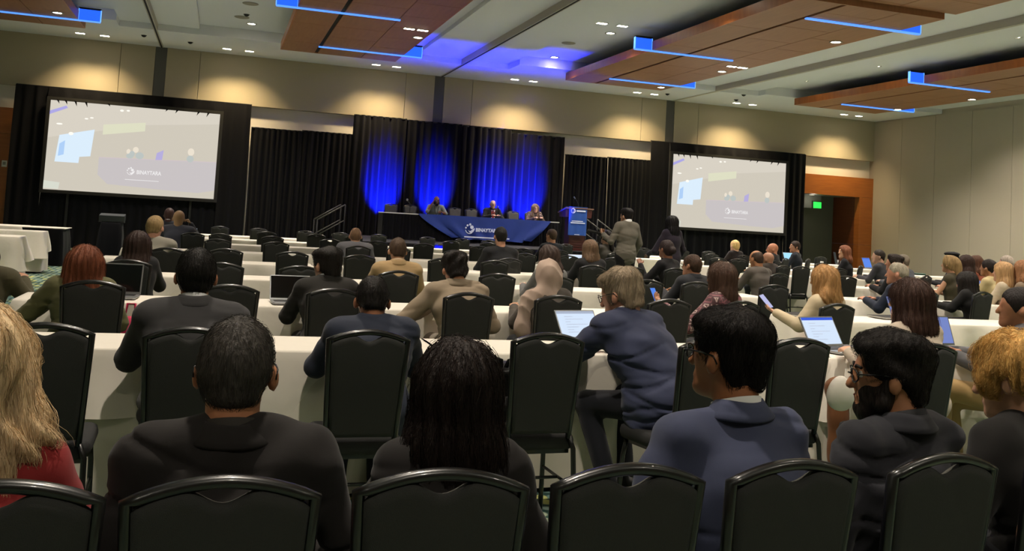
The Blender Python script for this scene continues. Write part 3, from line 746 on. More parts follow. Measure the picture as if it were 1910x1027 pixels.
# ------------------------------------------------------------------ stage furniture
SZt = SZ
t = thing('panel_table', 'long table on the stage with a pleated black skirt', 'table', (6.65, 24.7, SZ))
MB().b2(-2.5, 2.5, -.36, .36, .69, .715).build('table_top', m_white, t)
o = drape_mesh('skirt', 4.17, 9.13, .02, .69, 24.33, m_blackcloth, t, .02, .11, 60); o.location = (-6.65, -24.7, 0)
for s in (-1, 1):
    MB().b2(s * 2.48 - .01, s * 2.48 + .01, -.36, .36, .02, .69).build('end_skirt', m_blackcloth, t)
    for q in (-.3, .3): MB().tube([(s * 2.2, q, 0), (s * 2.2, q, .69)], .02, 6).build('leg', m_metal, t)
m_ban = mat('blue banner cloth', '16368a', .75, bump=(3, .3), sheen=.1)
m_print_glow = mat('white print', 'd6def2', .7, emit=('d6def2', .12))  # print also given a faint glow of its own
bt = thing('table_banner', 'blue banner cloth with white logo and lettering on the panel table', 'banner', (6.65, 24.28, SZ))
V = []; Fc = []; nx_, nz_ = 60, 14
for k in range(nz_ + 1):
    f = k / nz_
    for i in range(nx_ + 1):
        u = i / nx_
        xl = -1.55 + .95 * f ** 1.3; xr = 2.22 - .55 * f ** 1.2
        x = xl + (xr - xl) * u; edge = min(u, 1 - u)
        z = .722 - (.66 - .05 * math.sin(u * 3.1)) * f * (1 if .12 < u < .9 else .9)
        V.append((x, -.0 - .03 * f - .03 * math.sin(u * 26 + f * 4) * f * math.exp(-edge * 7) - .012 * math.sin(u * 40) * f, z))
for k in range(nz_):
    for i in range(nx_):
        a = k * (nx_ + 1) + i; Fc.append((a, a + nx_ + 1, a + nx_ + 2, a + 1))
me = bpy.data.meshes.new('front_cloth'); me.from_pydata(V, [], Fc); me.update(); mk('front_cloth', me, m_ban, bt, True)
MB().b2(-1.55, 2.22, 0, .74, .7185, .7235).build('top_cloth', m_ban, bt)
lx = float(at_y(877, 427, 24.2)[0]) - 6.65; lz = float(at_y(877, 427, 24.2)[2]) - SZ
logo(m_print_glow, bt, (lx - .01, lz), .26, -.075)
tx = float(at_y(888, 431, 24.2)[0]) - 6.65
letters('BINAYTARA', .092, m_print_glow, bt, (tx - .01, -.075, lz - .055), bold=.006, width=.66)
x0 = float(at_y(866, 441, 24.2)[0]) - 6.65; zl = float(at_y(866, 441, 24.2)[2]) - SZ
MB().b2(x0, x0 + 1.28, -.076, -.074, zl - .018, zl + .012).build('tagline_print', m_print_glow, bt)

for i, (px, py) in enumerate(((729, 388), (765, 389), (848, 393), (879, 394), (957, 398))):
    p = at_y(px, py, 25.65)
    chair(float(p[0]), 25.65, math.pi, ('empty grey-cushioned chair at the end of the panel table', 'empty grey-cushioned chair behind the standing table microphone', 'empty grey-cushioned chair next to the bald speaker',
          'empty grey-cushioned chair next to the man in the red tie', 'empty grey-cushioned chair next to the long-haired panelist')[i], 'chairs behind the panel table', SZ)

# lectern
lc = at_y(1076, 389, 22.5)
t = thing('lectern', 'dark cherry lectern on the stage with a slanted top', 'lectern', (float(lc[0]), 22.55, SZ))
m_lec = mat('dark cherry wood', '4a1c18', .4, vary=(3, '3a1412', .5), stretch=(.6, .6, 5))
MB().b2(-.22, .22, -.16, .2, .06, .86).build('column', m_lec, t); MB().b2(-.27, .27, -.21, .25, 0, .06).build('base', m_lec, t)
for k in range(4): MB().b2(-.2, .2, -.175, -.161, .1 + k * .06, .14 + k * .06).build('moulding', m_lec, t)
MB().loft([[(-.36, -.2, .86), (.36, -.2, .86), (.36, .26, .86), (-.36, .26, .86)], [(-.37, -.22, 1.08), (.37, -.22, 1.08), (.37, .27, .96), (-.37, .27, .96)]], cap=True).build('reading_desk', m_lec, t)
MB().box((0, .02, 1.035), (.8, .56, .025), 0, -.23).build('desk_top', mat('light edge', '7a5a48', .4), t)
g = thing('gooseneck_microphone', 'thin gooseneck microphone on the lectern', 'microphone', (float(lc[0]) + .05, 22.5, SZ + 1.05))
MB().tube([(0, 0, 0), (.0, .02, .14), (-.06, .0, .24), (-.13, -.02, .31)], .009, 6).build('stem', m_black, g); MB().tube([(-.12, -.02, .3), (-.16, -.03, .345)], .016, 8).build('capsule', m_metal, g)
pb = thing('lectern_banner', 'blue vertical banner with white print hanging on the lectern', 'banner', (float(at_y(1079, 389, 22.3)[0]), 22.31, SZ))
V = [(-.25 + .5 * i / 12 + .02 * (1 - k / 8) * 0, -.012 * math.sin(i * 1.3) * (1 - k / 8), .40 + .72 * k / 8) for k in range(9) for i in range(13)]
me = bpy.data.meshes.new('cloth'); me.from_pydata(V, [], [(k * 13 + i, k * 13 + i + 1, k * 13 + i + 14, k * 13 + i + 13) for k in range(8) for i in range(12)]); me.update(); mk('cloth', me, mat('bright blue banner', '1f4fa6', .6), pb, True)
MB().b2(-.26, .26, -.01, .24, 1.118, 1.135).build('top_fold', mat('bright blue banner'), pb)
logo(m_print_glow, pb, (-.14, 1.03), .13, -.02)
for z0, a, b_, hh in ((1.03, -.05, .2, .035), (.765, -.17, .14, .02), (.72, -.2, .2, .025), (.42, -.08, .06, .015)): MB().b2(a, b_, -.021, -.019, z0 - hh / 2, z0 + hh / 2).build('print_line', m_print_glow, pb)

def mic(label, x, y, z, hgt, tilt=.08):
    t = thing('microphone', label, 'microphone', (x, y, z))
    MB().lathe([(.075, 0), (.075, .012), (.02, .02)], n=14).build('base', m_black, t); MB().tube([(0, 0, .02), (0, 0, hgt - .05)], .008, 6).build('stem', m_black, t)
    MB().tube([(0, 0, hgt - .06), (-tilt, -.02, hgt + .03)], [.012, .018], 8).build('handle', m_black, t)
    MB().lathe([(.008, -.03), (.028, -.012), (.03, .01), (.02, .028), (.004, .034)], (-tilt * 1.2, -.025, hgt + .05), 10).build('grille', m_metal, t, True)
p = at_y(764, 400, 24.75); mic('table microphone on a short stand at the empty end', float(p[0]), 24.75, SZ + .725, .3)
p = at_y(929, 410, 24.6); mic('table microphone before the man in the red tie', float(p[0]) + .02, 24.6, SZ + .725, .26, .05)

# monitor on a black-draped stand in front of the left screen
pm = at_y(186, 413, 24.0); pm2 = at_y(232, 416, 24.0)
t = thing('monitor_stand', 'black confidence monitor on a black draped stand below the left screen', 'monitor', (float((pm[0] + pm2[0]) / 2), 24.0, 0))
o = drop('drape', -.22, .22, -.2, .2, .83, .02, 91, m_blackcloth, 0, 0, .02, t)
MB().rbox((0, 0, .945), (.56, .38, .15), .02, 3, 0, .12).build('cabinet', mat('dark grey cabinet', '23272a', .5), t)
for s in (-1, 1): MB().b2(s * .24 - .04, s * .24 + .04, -.2, .1, .835, .87).build('foot', m_black, t)
# ================================================================== people
def rotm(yaw=0, pitch=0, roll=0):
    return np.array(Matrix.Rotation(R(yaw), 3, 'Z') @ Matrix.Rotation(R(pitch), 3, 'X') @ Matrix.Rotation(R(roll), 3, 'Y'))
def skin_m(h): return mat('skin ' + h, h, .5, spec=.35, vary=(30, ''.join('%02x' % max(0, int(int(h[i:i + 2], 16) * .9)) for i in (0, 2, 4)), .8))
def shade(h, f): return ''.join('%02x' % max(0, min(255, int(int(h[i:i + 2], 16) * f))) for i in (0, 2, 4))
def hair_m(h): return mat('hair ' + h, shade(h, .8), .58, spec=.22, vary=(55, shade(h, 1.3), .7), stretch=(1, 1, .13), bump=(130, .45))
def cloth_m(h, kind=''):
    if kind == 'print': return pattern_m(h)
    return mat('garment ' + h, h, .85, spec=.25, sheen=.08, bump=(700, .07), vary=(9, shade(h, .9), .7))
def pattern_m(h):
    nm = 'patterned blouse ' + h
    if nm in _mats: return _mats[nm]
    m = mat(nm, h, .7); nt = m.node_tree; tc = nt.nodes.new('ShaderNodeTexCoord')
    br = nt.nodes.new('ShaderNodeTexVoronoi'); br.distance = 'CHEBYCHEV'; br.inputs['Scale'].default_value = 17; br.inputs['Randomness'].default_value = .25
    nt.links.new(tc.outputs['Object'], br.inputs['Vector'])
    rp = nt.nodes.new('ShaderNodeValToRGB'); rp.color_ramp.interpolation = 'CONSTANT'; cr = rp.color_ramp
    cr.elements[0].position = 0; cr.elements[0].color = (*lin(h), 1); cr.elements[1].position = .2; cr.elements[1].color = (*lin('b39a94'), 1)
    e_ = cr.elements.new(.3); e_.color = (*lin(h), 1); e_ = cr.elements.new(.47); e_.color = (*lin(shade(h, 1.7)), 1)
    nt.links.new(br.outputs['Distance'], rp.inputs[0]); nt.links.new(rp.outputs[0], nt.nodes['Principled BSDF'].inputs['Base Color'])
    return m
m_eye = mat('eye white', 'd8d4cc', .3); m_iris = mat('dark iris', '1a120c', .2); m_brow = mat('brow hair', '1c1512', .8); m_lip = mat('lips', '9a5248', .5)
m_shirt = mat('white shirt', 'd9d9da', .8)
m_shoe = mat('black shoe leather', '0d0d0d', .35)
m_glass = mat('spectacle frame', '0a0a0a', .25)

def hand_mesh(wrist, d, palm_n, curl, s, side, vox):
    """five fingers on a palm: d = direction, palm_n = direction the palm faces, curl in degrees per joint"""
    d = d / np.linalg.norm(d); n = palm_n - d * (palm_n @ d); n /= np.linalg.norm(n); a = np.cross(n, d) * side
    S = SDF(); S.cone(wrist - d * .03, wrist + d * .075 * s, .026 * s, .038 * s, .018 * s, .013 * s, u=a, k=.012)
    for i, (off, L) in enumerate(((-.030, .072), (-.010, .082), (.010, .077), (.028, .060))):
        p = wrist + d * .07 * s + a * off * s; ang = 0
        for k in range(3):
            ang += R(curl * (1, 1.1, .8)[k]); dd = d * math.cos(ang) + n * math.sin(ang)
            q = p + dd * L * s * (.45, .32, .23)[k]; r_ = (.0092, .0082, .0072)[k] * s
            S.cone(p, q, r_, r_ * .92, k=.005); p = q
    p = wrist + d * .02 * s - a * .03 * s
    q = p + (d * .55 - a * .6 + n * .35) * .045 * s; S.cone(p, q, .012 * s, .0105 * s, k=.01)
    S.cone(q, q + (d * .8 - a * .1 + n * .4) * .036 * s, .0105 * s, .0085 * s, k=.006)
    return nets(*S.field(vox))

def strands(fld, name, parent, m, count, length, seed, crown, hc, down=.8, r=.0011, off=.002, curl=0.0, zmin=-9):
    A, lo, h = fld; g = np.random.default_rng(seed)
    V, Fq = nets(A, lo, h); V = V[V[:, 2] > zmin]
    P = V[g.integers(0, len(V), count)] + g.normal(0, h * .5, (count, 3))
    G = np.stack(np.gradient(A, h), -1); n = np.array(A.shape)
    def samp(Q):
        I = np.clip(np.round((Q - lo) / h).astype(int), 0, n - 1); g_ = G[I[:, 0], I[:, 1], I[:, 2]]
        nn = g_ / (np.linalg.norm(g_, axis=1)[:, None] + 1e-9)
        base = A[I[:, 0], I[:, 1], I[:, 2]] + ((Q - (lo + I * h)) * g_).sum(1)
        return base, nn
    steps_ = 6; pts = []; Ln = length * g.uniform(.5, 1.2, count); jit = g.normal(0, .15, (count, 3)); of = off + g.exponential(off, count) * .8
    ph = g.uniform(0, 6.28, count)
    for k in range(steps_):
        dd, nn = samp(P); P = P - nn * (dd - of)[:, None]; pts.append(P.copy())
        rad = P - crown; rad /= np.linalg.norm(rad, axis=1)[:, None] + 1e-9
        t = rad * (1 - down) + np.array([0, 0, -down]) + jit
        if curl: t = t + curl * np.stack([np.sin(k * 1.7 + ph), np.cos(k * 1.9 + ph), np.sin(k * 1.3 + ph * 2)], 1)
        t -= nn * (t * nn).sum(1)[:, None]; t /= np.linalg.norm(t, axis=1)[:, None] + 1e-9
        P = P + t * (Ln / steps_)[:, None]
    pts = np.stack(pts, 1); tang = np.gradient(pts, axis=1); tang /= np.linalg.norm(tang, axis=2)[..., None] + 1e-9
    ref = g.normal(size=(count, 1, 3)); u = np.cross(tang, ref); u /= np.linalg.norm(u, axis=2)[..., None] + 1e-9; v = np.cross(tang, u)
    rr = r * np.linspace(1, .25, steps_)[None, :, None]
    ring = np.stack([pts + rr * (u * math.cos(a) + v * math.sin(a)) for a in (0, 2.094, 4.189)], 2)   # count, steps, 3, 3
    idx = np.arange(count * steps_ * 3).reshape(count, steps_, 3); q = []
    for e in range(3):
        q.append(np.stack([idx[:, :-1, e], idx[:, :-1, (e + 1) % 3], idx[:, 1:, (e + 1) % 3], idx[:, 1:, e]], -1).reshape(-1, 4))
    return mk(name, np_mesh(name, ring.reshape(-1, 3), np.concatenate(q)), m, parent)

PEOPLE = []
SHORT = ('short', 'buzz', 'crop', 'quiff', 'curly', 'thick', 'fringe', 'slick')
def person(label, px, py, Yp, yaw=0.0, lean=.03, side=0.0, hair='short', hcol='15110f', skin='b98563', top='suit', tc='1f2126', pc='1a1b20', fem=False, hw=None,
           vox=.012, hy=0.0, hpit=0.0, hroll=0.0, arms='table', standing=False, zbase=0.0, nstr=0, slen=.06, collar=None, glasses=False, beard=None, face=False,
           hs=1.0, fat=0.0, wr=.004, legs=None, tprint='', curl=20, sleeves=True, tie=None, lanyard=None, chair_px_=None, chair_lbl=None, palms=None, topz=None, scurl=0.0, hands=True, sleeve_end=.93, low=0.0):
    seed = int(px * 7 + py * 13) % 99991
    hw = hw or (.172 if fem else .205)
    Rz = rotm(yaw); ho = Rz @ np.array([side, lean + .03, 0])
    P = at_y(px, py, Yp + ho[1]); X = float(P[0] - ho[0]); topw = topz or float(P[2]) - zbase
    t = thing('person', label, 'person', (X, Yp, zbase), R(yaw))
    if standing: zo = topw - 1.255; s = 1.0; T = lambda z: z + zo
    else: s = (topw - low - .455) / .828; T = lambda z: .455 + (z - .455) * s
    hc = np.array([side, lean + .03, topw - (.119 + {'thick': .016, 'curly': .018, 'quiff': .016, 'lowbun': .012, 'hijab': .012, 'slick': .01}.get(hair, .006 if hair in ('long', 'wavy', 'straight', 'bob', 'side', 'updo', 'pony') else .002)) * hs])
    def f_(z): return max(0, (z - .55) / .47) ** 1.25
    def sp(z, dx=0, dy=0): return np.array([side * f_(z) + dx, lean * f_(z) + dy, T(z)])
    Rh = rotm(hy, hpit, hroll); Ry = rotm(hy)
    hp = lambda x, y, z: hc + Rh @ (np.array([x, y, z]) * hs)
    hq = lambda x, y, z: hc + Ry @ (np.array([x, y, z]) * hs)
    U = Rh[:, 0]
    zoff_ = T(.8) - .8
    # ---- limbs
    A = {}
    if isinstance(arms, dict): A = {k: (np.array(v[0], float), np.array(v[1], float)) for k, v in arms.items()}
    for sx, kk in ((-1, 'L'), (1, 'R')):
        if kk in A: continue
        ar = arms if isinstance(arms, str) else 'lap'
        if standing: E, W = (sx * .27, .02, T(.70)), (sx * .25, .14, T(.47))
        elif ar == 'table': E, W = (sx * (hw + .035), .13 + lean * .75, T(.735)), (sx * .12, .38 + lean * .55, .79)
        else: E, W = (sx * (hw + .055), .04 + lean * .6, T(.69)), (sx * .09, .27, .60)
        A[kk] = (np.array(E), np.array(W))
    sh = {'L': sp(.955, -(hw - .05)), 'R': sp(.955, hw - .05)}
    LG = legs or {}
    def leg(kk):
        sx = -1 if kk == 'L' else 1
        if kk in LG: return [np.array(q, float) for q in LG[kk]]
        if standing: return [np.array((sx * .09, .0, T(.52))), np.array((sx * .1, .02, (T(.52)) * .53)), np.array((sx * .1, -.01, .09))]
        return [np.array((sx * .085, .04, .545)), np.array((sx * .105, .40, .515)), np.array((sx * .105, .34, .09))]
    def torso(S, inf):
        S.ell(sp(.56), (.165 + fat + inf, .125 + fat + inf, .105 + inf), k=.04)
        S.cone(sp(.60), sp(.84), .150 + fat + inf, (.155 if fem else .17) + fat * .6 + inf, .112 + fat + inf, .115 + inf, k=.05)
        S.cone(sp(.84), sp(.925), (.155 if fem else .17) + fat * .6 + inf, hw - .045 + inf, .115 + inf, .083 + inf, k=.05)
        S.cone(sh['L'], sh['R'], .054 + inf, k=.05)
        for kk, sx in (('L', -1), ('R', 1)):
            S.cone(sp(1.0, 0, -.012), sp(.972, sx * hw * .66), .052 + inf * .5, .045 + inf, k=.045)
        if standing: S.cone(sp(.56), sp(.47), .16 + inf, .165 + inf, .12 + inf, .12 + inf, k=.05)
    def armS(S, inf, kk, end=1.0):
        E, W = A[kk]
        S.cone(sh[kk], E, .056 + inf, .045 + inf, k=.02); S.cone(E, E + (W - E) * end, .045 + inf, .033 + inf, k=.02)
    # ---- body: one continuous skin from head to feet
    B = SDF()
    B.ell(hp(0, -.012, .028), np.array((.0755, .096, .09)) * hs, Rh)
    B.cone(hp(0, .028, -.005), hp(0, .048, -.075), .060 * hs, .042 * hs, .066 * hs, .045 * hs, u=U, k=.03)
    B.ell(hp(0, .078, -.092), np.array((.024, .022, .02)) * hs, Rh, k=.02)
    B.cone(hp(0, .088, .012), hp(0, .108, -.026), .009 * hs, .0135 * hs, k=.012)
    for e in (-1, 1):
        if hair not in ('hijab', 'long', 'wavy', 'straight', 'bob', 'side'): B.ell(hp(e * .081, -.004, -.014), np.array((.012, .018, .029)) * hs, Rh @ rotm(0, 12), k=.008)
        if vox < .02: B.ell(hp(e * .033, .1, .008), np.array((.02, .016, .013)) * hs, Rh, k=.012, op='-')
    B.ell(hp(0, .085, -.058), np.array((.024, .014, .01)) * hs, Rh, k=.01)
    B.cone(hp(0, -.028, -.05), sp(.985, 0, -.012), .056 * hs, .06 * hs, k=.03)
    torso(B, -.042)
    for kk in 'LR':
        armS(B, -.010 if not sleeves or sleeve_end < .5 else -.019, kk); l_ = leg(kk)
        B.cone(l_[0], l_[1], .07, .05, k=.03); B.cone(l_[1], l_[2], .048, .036, k=.03)
        fd = (l_[2] - l_[1]) * np.array([1, 1, 0]); fw = np.array([0, .17, 0]) if len(l_) < 4 else l_[3]
        B.cone(l_[2] + (0, -.03, -.045), l_[2] + fw + (0, 0, -.055), .034, .028, k=.02)
    fld = B.field(vox); V, Q = nets(*fld)
    if hands:
        for kk, sx in (('L', -1), ('R', 1)):
            E, W = A[kk]; pn = np.array((palms or {}).get(kk, (-sx * .3, 0, -1.0)))
            v2, q2 = hand_mesh(W, W - E, pn, curl, 1.0 if not fem else .92, sx, .0045 if vox <= .012 else .007)
            Q = np.concatenate([Q, q2 + len(V)]); V = np.concatenate([V, v2])
    body = mk('body', np_mesh('body', V, Q), skin_m(skin), t)
    # ---- garments
    tm = cloth_m(tc, tprint)
    J = SDF(); torso(J, .006 if top != 'suit' else .012)
    if sleeves:
        for kk in 'LR': armS(J, .008 if top != 'suit' else .012, kk, sleeve_end)
    if top == 'suit':
        J.cone(sp(.56, 0, -.01), sp(.49, 0, -.0) if not standing else sp(.44), .172 + fat, .178 + fat, .125 + fat, .12 + fat, k=.04)
        for sx in (-1, 1): J.ell(sp(.968, sx * (hw - .045)), (.052, .062, .036), k=.03)
        if vox < .016:
            cz = sp(1.018, 0, -.014); an = np.linspace(-2.5, 2.5, 25)
            rg = lambda rx, ry, dz: [cz + np.array((rx * math.sin(a), -ry * math.cos(a), .018 * math.cos(a) + .016 * math.sin(a) ** 2 + dz - .05 * max(0, abs(a) - 1.6) ** 2)) for a in an]
            MB().loft([rg(.062, .062, -.03), rg(.064, .063, .020), rg(.068, .067, .025), rg(.078, .075, .012), rg(.094, .084, -.006), rg(.108, .089, -.018), rg(.106, .087, -.024), rg(.08, .07, -.026)], closed=False).build('collar', tm, t, True)
    elif top == 'hood':
        J.cone(sp(.99, -.05, -.05), sp(.99, .05, -.05), .045, k=.04); J.ell(sp(.965, 0, -.09), (.09, .04, .06), k=.03)
    elif top == 'turtle':
        J.cone(sp(.99, 0, -.012), hc + np.array((0, -.025, -.085)) * hs, .066, .062, k=.02)
    else:
        J.cone(sp(.985, 0, -.012), sp(1.0, 0, -.012), .066, .062, k=.03)
    w1 = wob(seed, 5, 10, 24, wr * .6, (.6, 1, 1.1)); w2 = wob(seed + 1, 5, 40, 70, wr * .3)
    g_ = np.random.default_rng(seed + 9); fo = [(g_.uniform(28, 58), g_.uniform(-16, 16), g_.uniform(-12, 12), g_.uniform(0, 6.3), g_.uniform(5, 11), g_.uniform(0, 6.3)) for _ in range(4)]
    def folds(x, y, z):                                # sharp creases running across the back and round the sleeves
        r_ = 0
        for kz, kx, ky, ph, ks, p2 in fo:
            q = np.abs(np.sin(.5 * (kz * z + kx * x * np.sign(x + 1e-6) * .6 + ky * y + ph + 1.3 * np.sin(9 * x + p2))))
            m_ = np.clip(np.sin(ks * z + 4 * x + p2) * .8 + .25 + .5 * np.clip((.78 - z) * 4, -.6, 1), 0, 1)
            r_ = r_ + np.clip(.32 - q, 0, 1) * m_
        return np.minimum(r_ * wr * 3.0, .015)
    J_ = J.field(vox, lambda x, y, z: w1(x + .05 * np.sin(z * 17 + seed), y, z + .35 * np.abs(x)) + folds(x, y, z - zoff_) + (w2(x, y, z) if vox < .013 else 0))
    V, Q = nets(*J_); mk('jacket' if top == 'suit' else ('hoodie' if top == 'hood' else 'top'), np_mesh('jacket', V, Q), tm, t)
    K = SDF()
    for kk in 'LR':
        l_ = leg(kk); K.cone(l_[0], l_[1], .088, .066, k=.04); K.cone(l_[1], l_[1] + (l_[2] - l_[1]) * .93, .064, .052, k=.03)
    if standing: K.cone(sp(.56), sp(.5), .15, .155, .115, .12, k=.05)
    else: K.ell((0, .0, .535), (.165, .12, .075), k=.04)
    w3 = wob(seed + 2, 6, 18, 40, .004)
    V, Q = nets(*K.field(max(vox, .014), w3)); mk('trousers', np_mesh('trousers', V, Q), cloth_m(pc), t)
    for kk in 'LR':
        l_ = leg(kk); fw = np.array([0, .17, 0]) if len(l_) < 4 else l_[3]
        S = SDF(); S.cone(l_[2] + (0, -.035, -.048), l_[2] + fw + (0, 0, -.056), .044, .036, .04, .03, k=.02); S.cone(l_[2] + (0, -.03, -.04), l_[2] + (0, -.01, -.005), .045, .042, k=.02)
        V, Q = nets(*S.field(max(vox, .013))); V[:, 2] = np.maximum(V[:, 2], .004); mk('shoe', np_mesh('shoe', V, Q), m_shoe, t)
    # ---- hair
    hm = hair_m(hcol); ho_ = None; hv = min(vox, .009) if vox < .016 else vox * .8
    H = SDF(); amp, fq, gro = .0025, (60, 110), 0.0
    if hair != 'bald':
        th = {'buzz': -.003, 'fringe': -.002, 'crop': 0.0}.get(hair, .003)
        if hair != 'hijab':
            H.ell(hp(0, -.012, .028), np.array(((.0775 if hair in SHORT and hair != 'curly' else .081) + th, .1005 + th, .094 + th)) * hs, Rh)
            H.cone(hp(0, -.045, .0), hp(0, -.056, -.055 if hair not in ('short', 'crop', 'buzz', 'fringe', 'quiff', 'slick') else -.035), (.074 + th) * hs, (.058 + th) * hs, (.056 + th) * hs, (.042 + th) * hs, u=U, k=.02)
            if hair in ('quiff', 'curly', 'thick'):
                H.ell(hp(0, .03, .088), np.array((.07, .068, .034)) * hs, Rh, k=.03); H.ell(hp(0, -.03, .075), np.array((.080, .085, .05)) * hs, Rh, k=.03)
                amp, fq = (.0045, (60, 120)) if hair == 'curly' else (.0045, (45, 90))
            if hair == 'slick': H.cone(hp(0, .05, .095), hp(0, -.1, .07), .05 * hs, .045 * hs, .03 * hs, .03 * hs, u=U, k=.03); gro = .003
            if hair in ('long', 'wavy', 'straight', 'bob', 'side'):
                zl = {'bob': -.155, 'long': -.33, 'wavy': -.28, 'straight': -.32, 'side': -.25}[hair]
                wd = {'straight': .085, 'bob': .115, 'wavy': .125}.get(hair, .102)
                H.ell(hp(0, -.012, .022), np.array((.088, .107, .1)) * hs, Rh, k=.03)
                H.cone(hq(0, -.035, .02), hq(0, -.062, -.13), .088 * hs, (wd + .005) * hs, .082 * hs, .07 * hs, u=Ry[:, 0], k=.04)
                H.cone(hq(0, -.062, -.12), hq(0, -.085, zl), wd * hs, wd * (.95 if hair != 'long' else 1.04) * hs, .068 * hs, .045 * hs, u=Ry[:, 0], k=.04)
                for e in (-1, 1): H.cone(hp(e * .07, .015, .03), hq(e * (.088 if hair != 'straight' else .075), .005, max(zl, -.2)), .032 * hs, .034 * hs, k=.03)
                gro = .004; amp, fq = (.006, (32, 62)) if hair == 'wavy' else (.003, (40, 80))
            if hair == 'bun': H.ell(hp(0, -.115, -.01), np.array((.05, .045, .048)) * hs, Rh, k=.015)
            if hair == 'lowbun': H.ell(hp(.03, -.115, -.075), np.array((.048, .042, .042)) * hs, Rh, k=.015); H.ell(hp(0, -.015, .03), np.array((.094, .112, .1)) * hs, Rh, k=.03); amp, fq, gro = .007, (45, 90), .003
            if hair in ('pony', 'updo'):
                H.ell(hp(0, -.012, .03), np.array((.09, .11, .102)) * hs, Rh, k=.03); H.ell(hp(0, -.1, .02), np.array((.05, .045, .05)) * hs, Rh, k=.02)
                H.cone(hq(0, -.12, 0), hq(.02, -.13, -.2), .04 * hs, .045 * hs, k=.03)
                if hair == 'updo': H.cone(hq(.03, -.1, -.05), hq(.08, -.06, -.23), .06, .05, k=.04); amp, fq = .009, (45, 80)
            # clear the face and the ears
            H.ell(hp(0, .125, -.04), np.array((.085, .085, .115)) * hs, Rh, k=.012, op='-')
            if hair in ('short', 'buzz', 'crop', 'quiff', 'curly', 'thick', 'fringe', 'slick', 'bun', 'lowbun'):
                for e in (-1, 1): H.ell(hp(e * .090, .008, -.036), np.array((.024, .028, .040)) * hs, Rh, k=.006, op='-'); H.ell(hp(e * .085, .012, -.072), np.array((.045, .052, .052)) * hs, Rh, k=.008, op='-')
            if hair == 'fringe': H.ell(hp(0, .02, .125), np.array((.072, .115, .07)) * hs, Rh, k=.01, op='-')
            if hair in ('buzz', 'short', 'crop', 'fringe', 'thick', 'curly', 'quiff', 'slick'): H.ell(hp(0, -.08, -.112 if hair != 'thick' else -.12), np.array((.09, .06, .045)) * hs, Rh, k=.01, op='-')
        else:
            H.ell(hp(0, -.012, .025), np.array((.09, .112, .104)) * hs, Rh, k=.03)
            H.cone(hp(0, -.03, -.03), sp(.975, -.01, -.02), .086, .098, .086, .08, k=.04)
            H.cone(sp(.985, -.03, -.015), sp(.94, -.12, -.01), .07, .078, k=.03); H.cone(sp(.94, -.135, .0), sp(.68, -.21, .04), .085, .07, .07, .05, k=.04)
            H.cone(sp(.985, .02, -.01), sp(.96, .08, -.005), .062, .05, k=.03)
            H.ell(hp(0, .125, -.02), np.array((.062, .07, .085)) * hs, Rh, k=.012, op='-'); amp, fq, gro = .006, (30, 60), 0
        wn = wob(seed + 3, 9, *fq, amp, (1, 1, .35 if hair not in ('curly', 'hijab', 'wavy', 'lowbun') else .8))
        NG = 26 if hair != 'wavy' else 17
        def hn(x, y, z):
            r_ = wn(x + (.012 * np.sin(z * 30) if hair == 'wavy' else 0), y, z)
            if hair == 'hijab': r_ = r_ + .010 * np.abs(np.sin(21 * (z + .9 * (x - hc[0])) + 1.6 * np.sin(14 * x + 9 * z + 1) + 1.2 * np.sin(20 * y))) ** .6 - .006
            if gro: r_ = r_ + gro * np.sin(np.arctan2(x - hc[0], -(y - hc[1] - .02)) * NG + 2.5 * np.sin(z * 9 + seed) + (3 * np.sin(z * 26) if hair == 'wavy' else 0))
            return r_
        hf = H.field(hv, hn); V, Q = nets(*hf)
        ho_ = mk('headscarf' if hair == 'hijab' else 'hair', np_mesh('hair', V, Q), hm if hair != 'hijab' else cloth_m(hcol), t)
        if nstr: strands(hf, 'strands', ho_, hm, nstr, slen, seed, hp(0, -.05, .11), hc, .75 if hair in ('long', 'wavy', 'straight', 'bob', 'side') else .15, (.0008 if hair not in SHORT else .0006) if vox < .01 else .0009, .0015 if hair in SHORT else .002, scurl)
    if beard:
        S = SDF(); S.cone(hp(0, .028, -.045), hp(0, .056, -.094), .064 * hs, .045 * hs, .068 * hs, .047 * hs, u=U, k=.02)
        for e in (-1, 1): S.cone(hp(e * .068, .014, .0), hp(e * .06, .028, -.07), .012, .026, k=.02)
        S.ell(hp(0, .125, -.04), np.array((.03, .035, .012)), Rh, k=.01, op='-'); S.ell(hp(0, .12, .02), np.array((.07, .05, .062)), Rh, k=.012, op='-')
        V, Q = nets(*S.field(.006, wob(seed + 5, 7, 90, 160, .0015))); mk('beard', np_mesh('beard', V, Q), hair_m(beard), t)
    if glasses:
        q = MB()
        for e in (-1, 1):
            q.tube([hp(e * .034 + .025 * math.cos(a), .102 - .012 * abs(math.cos(a)) * (1 if e * math.cos(a) > 0 else 0), .004 + .019 * math.sin(a)) for a in np.linspace(0, 6.283, 15)], .0022, 6)
            q.tube([hp(e * .06, .094, .01), hp(e * .081, .03, .012), hp(e * .089, -.01, .008), hp(e * .088, -.022, -.012)], .0022, 6)
        q.tube([hp(-.01, .104, .006), hp(0, .112, .008), hp(.01, .104, .006)], .002, 6); q.build('glasses', m_glass, t, True)
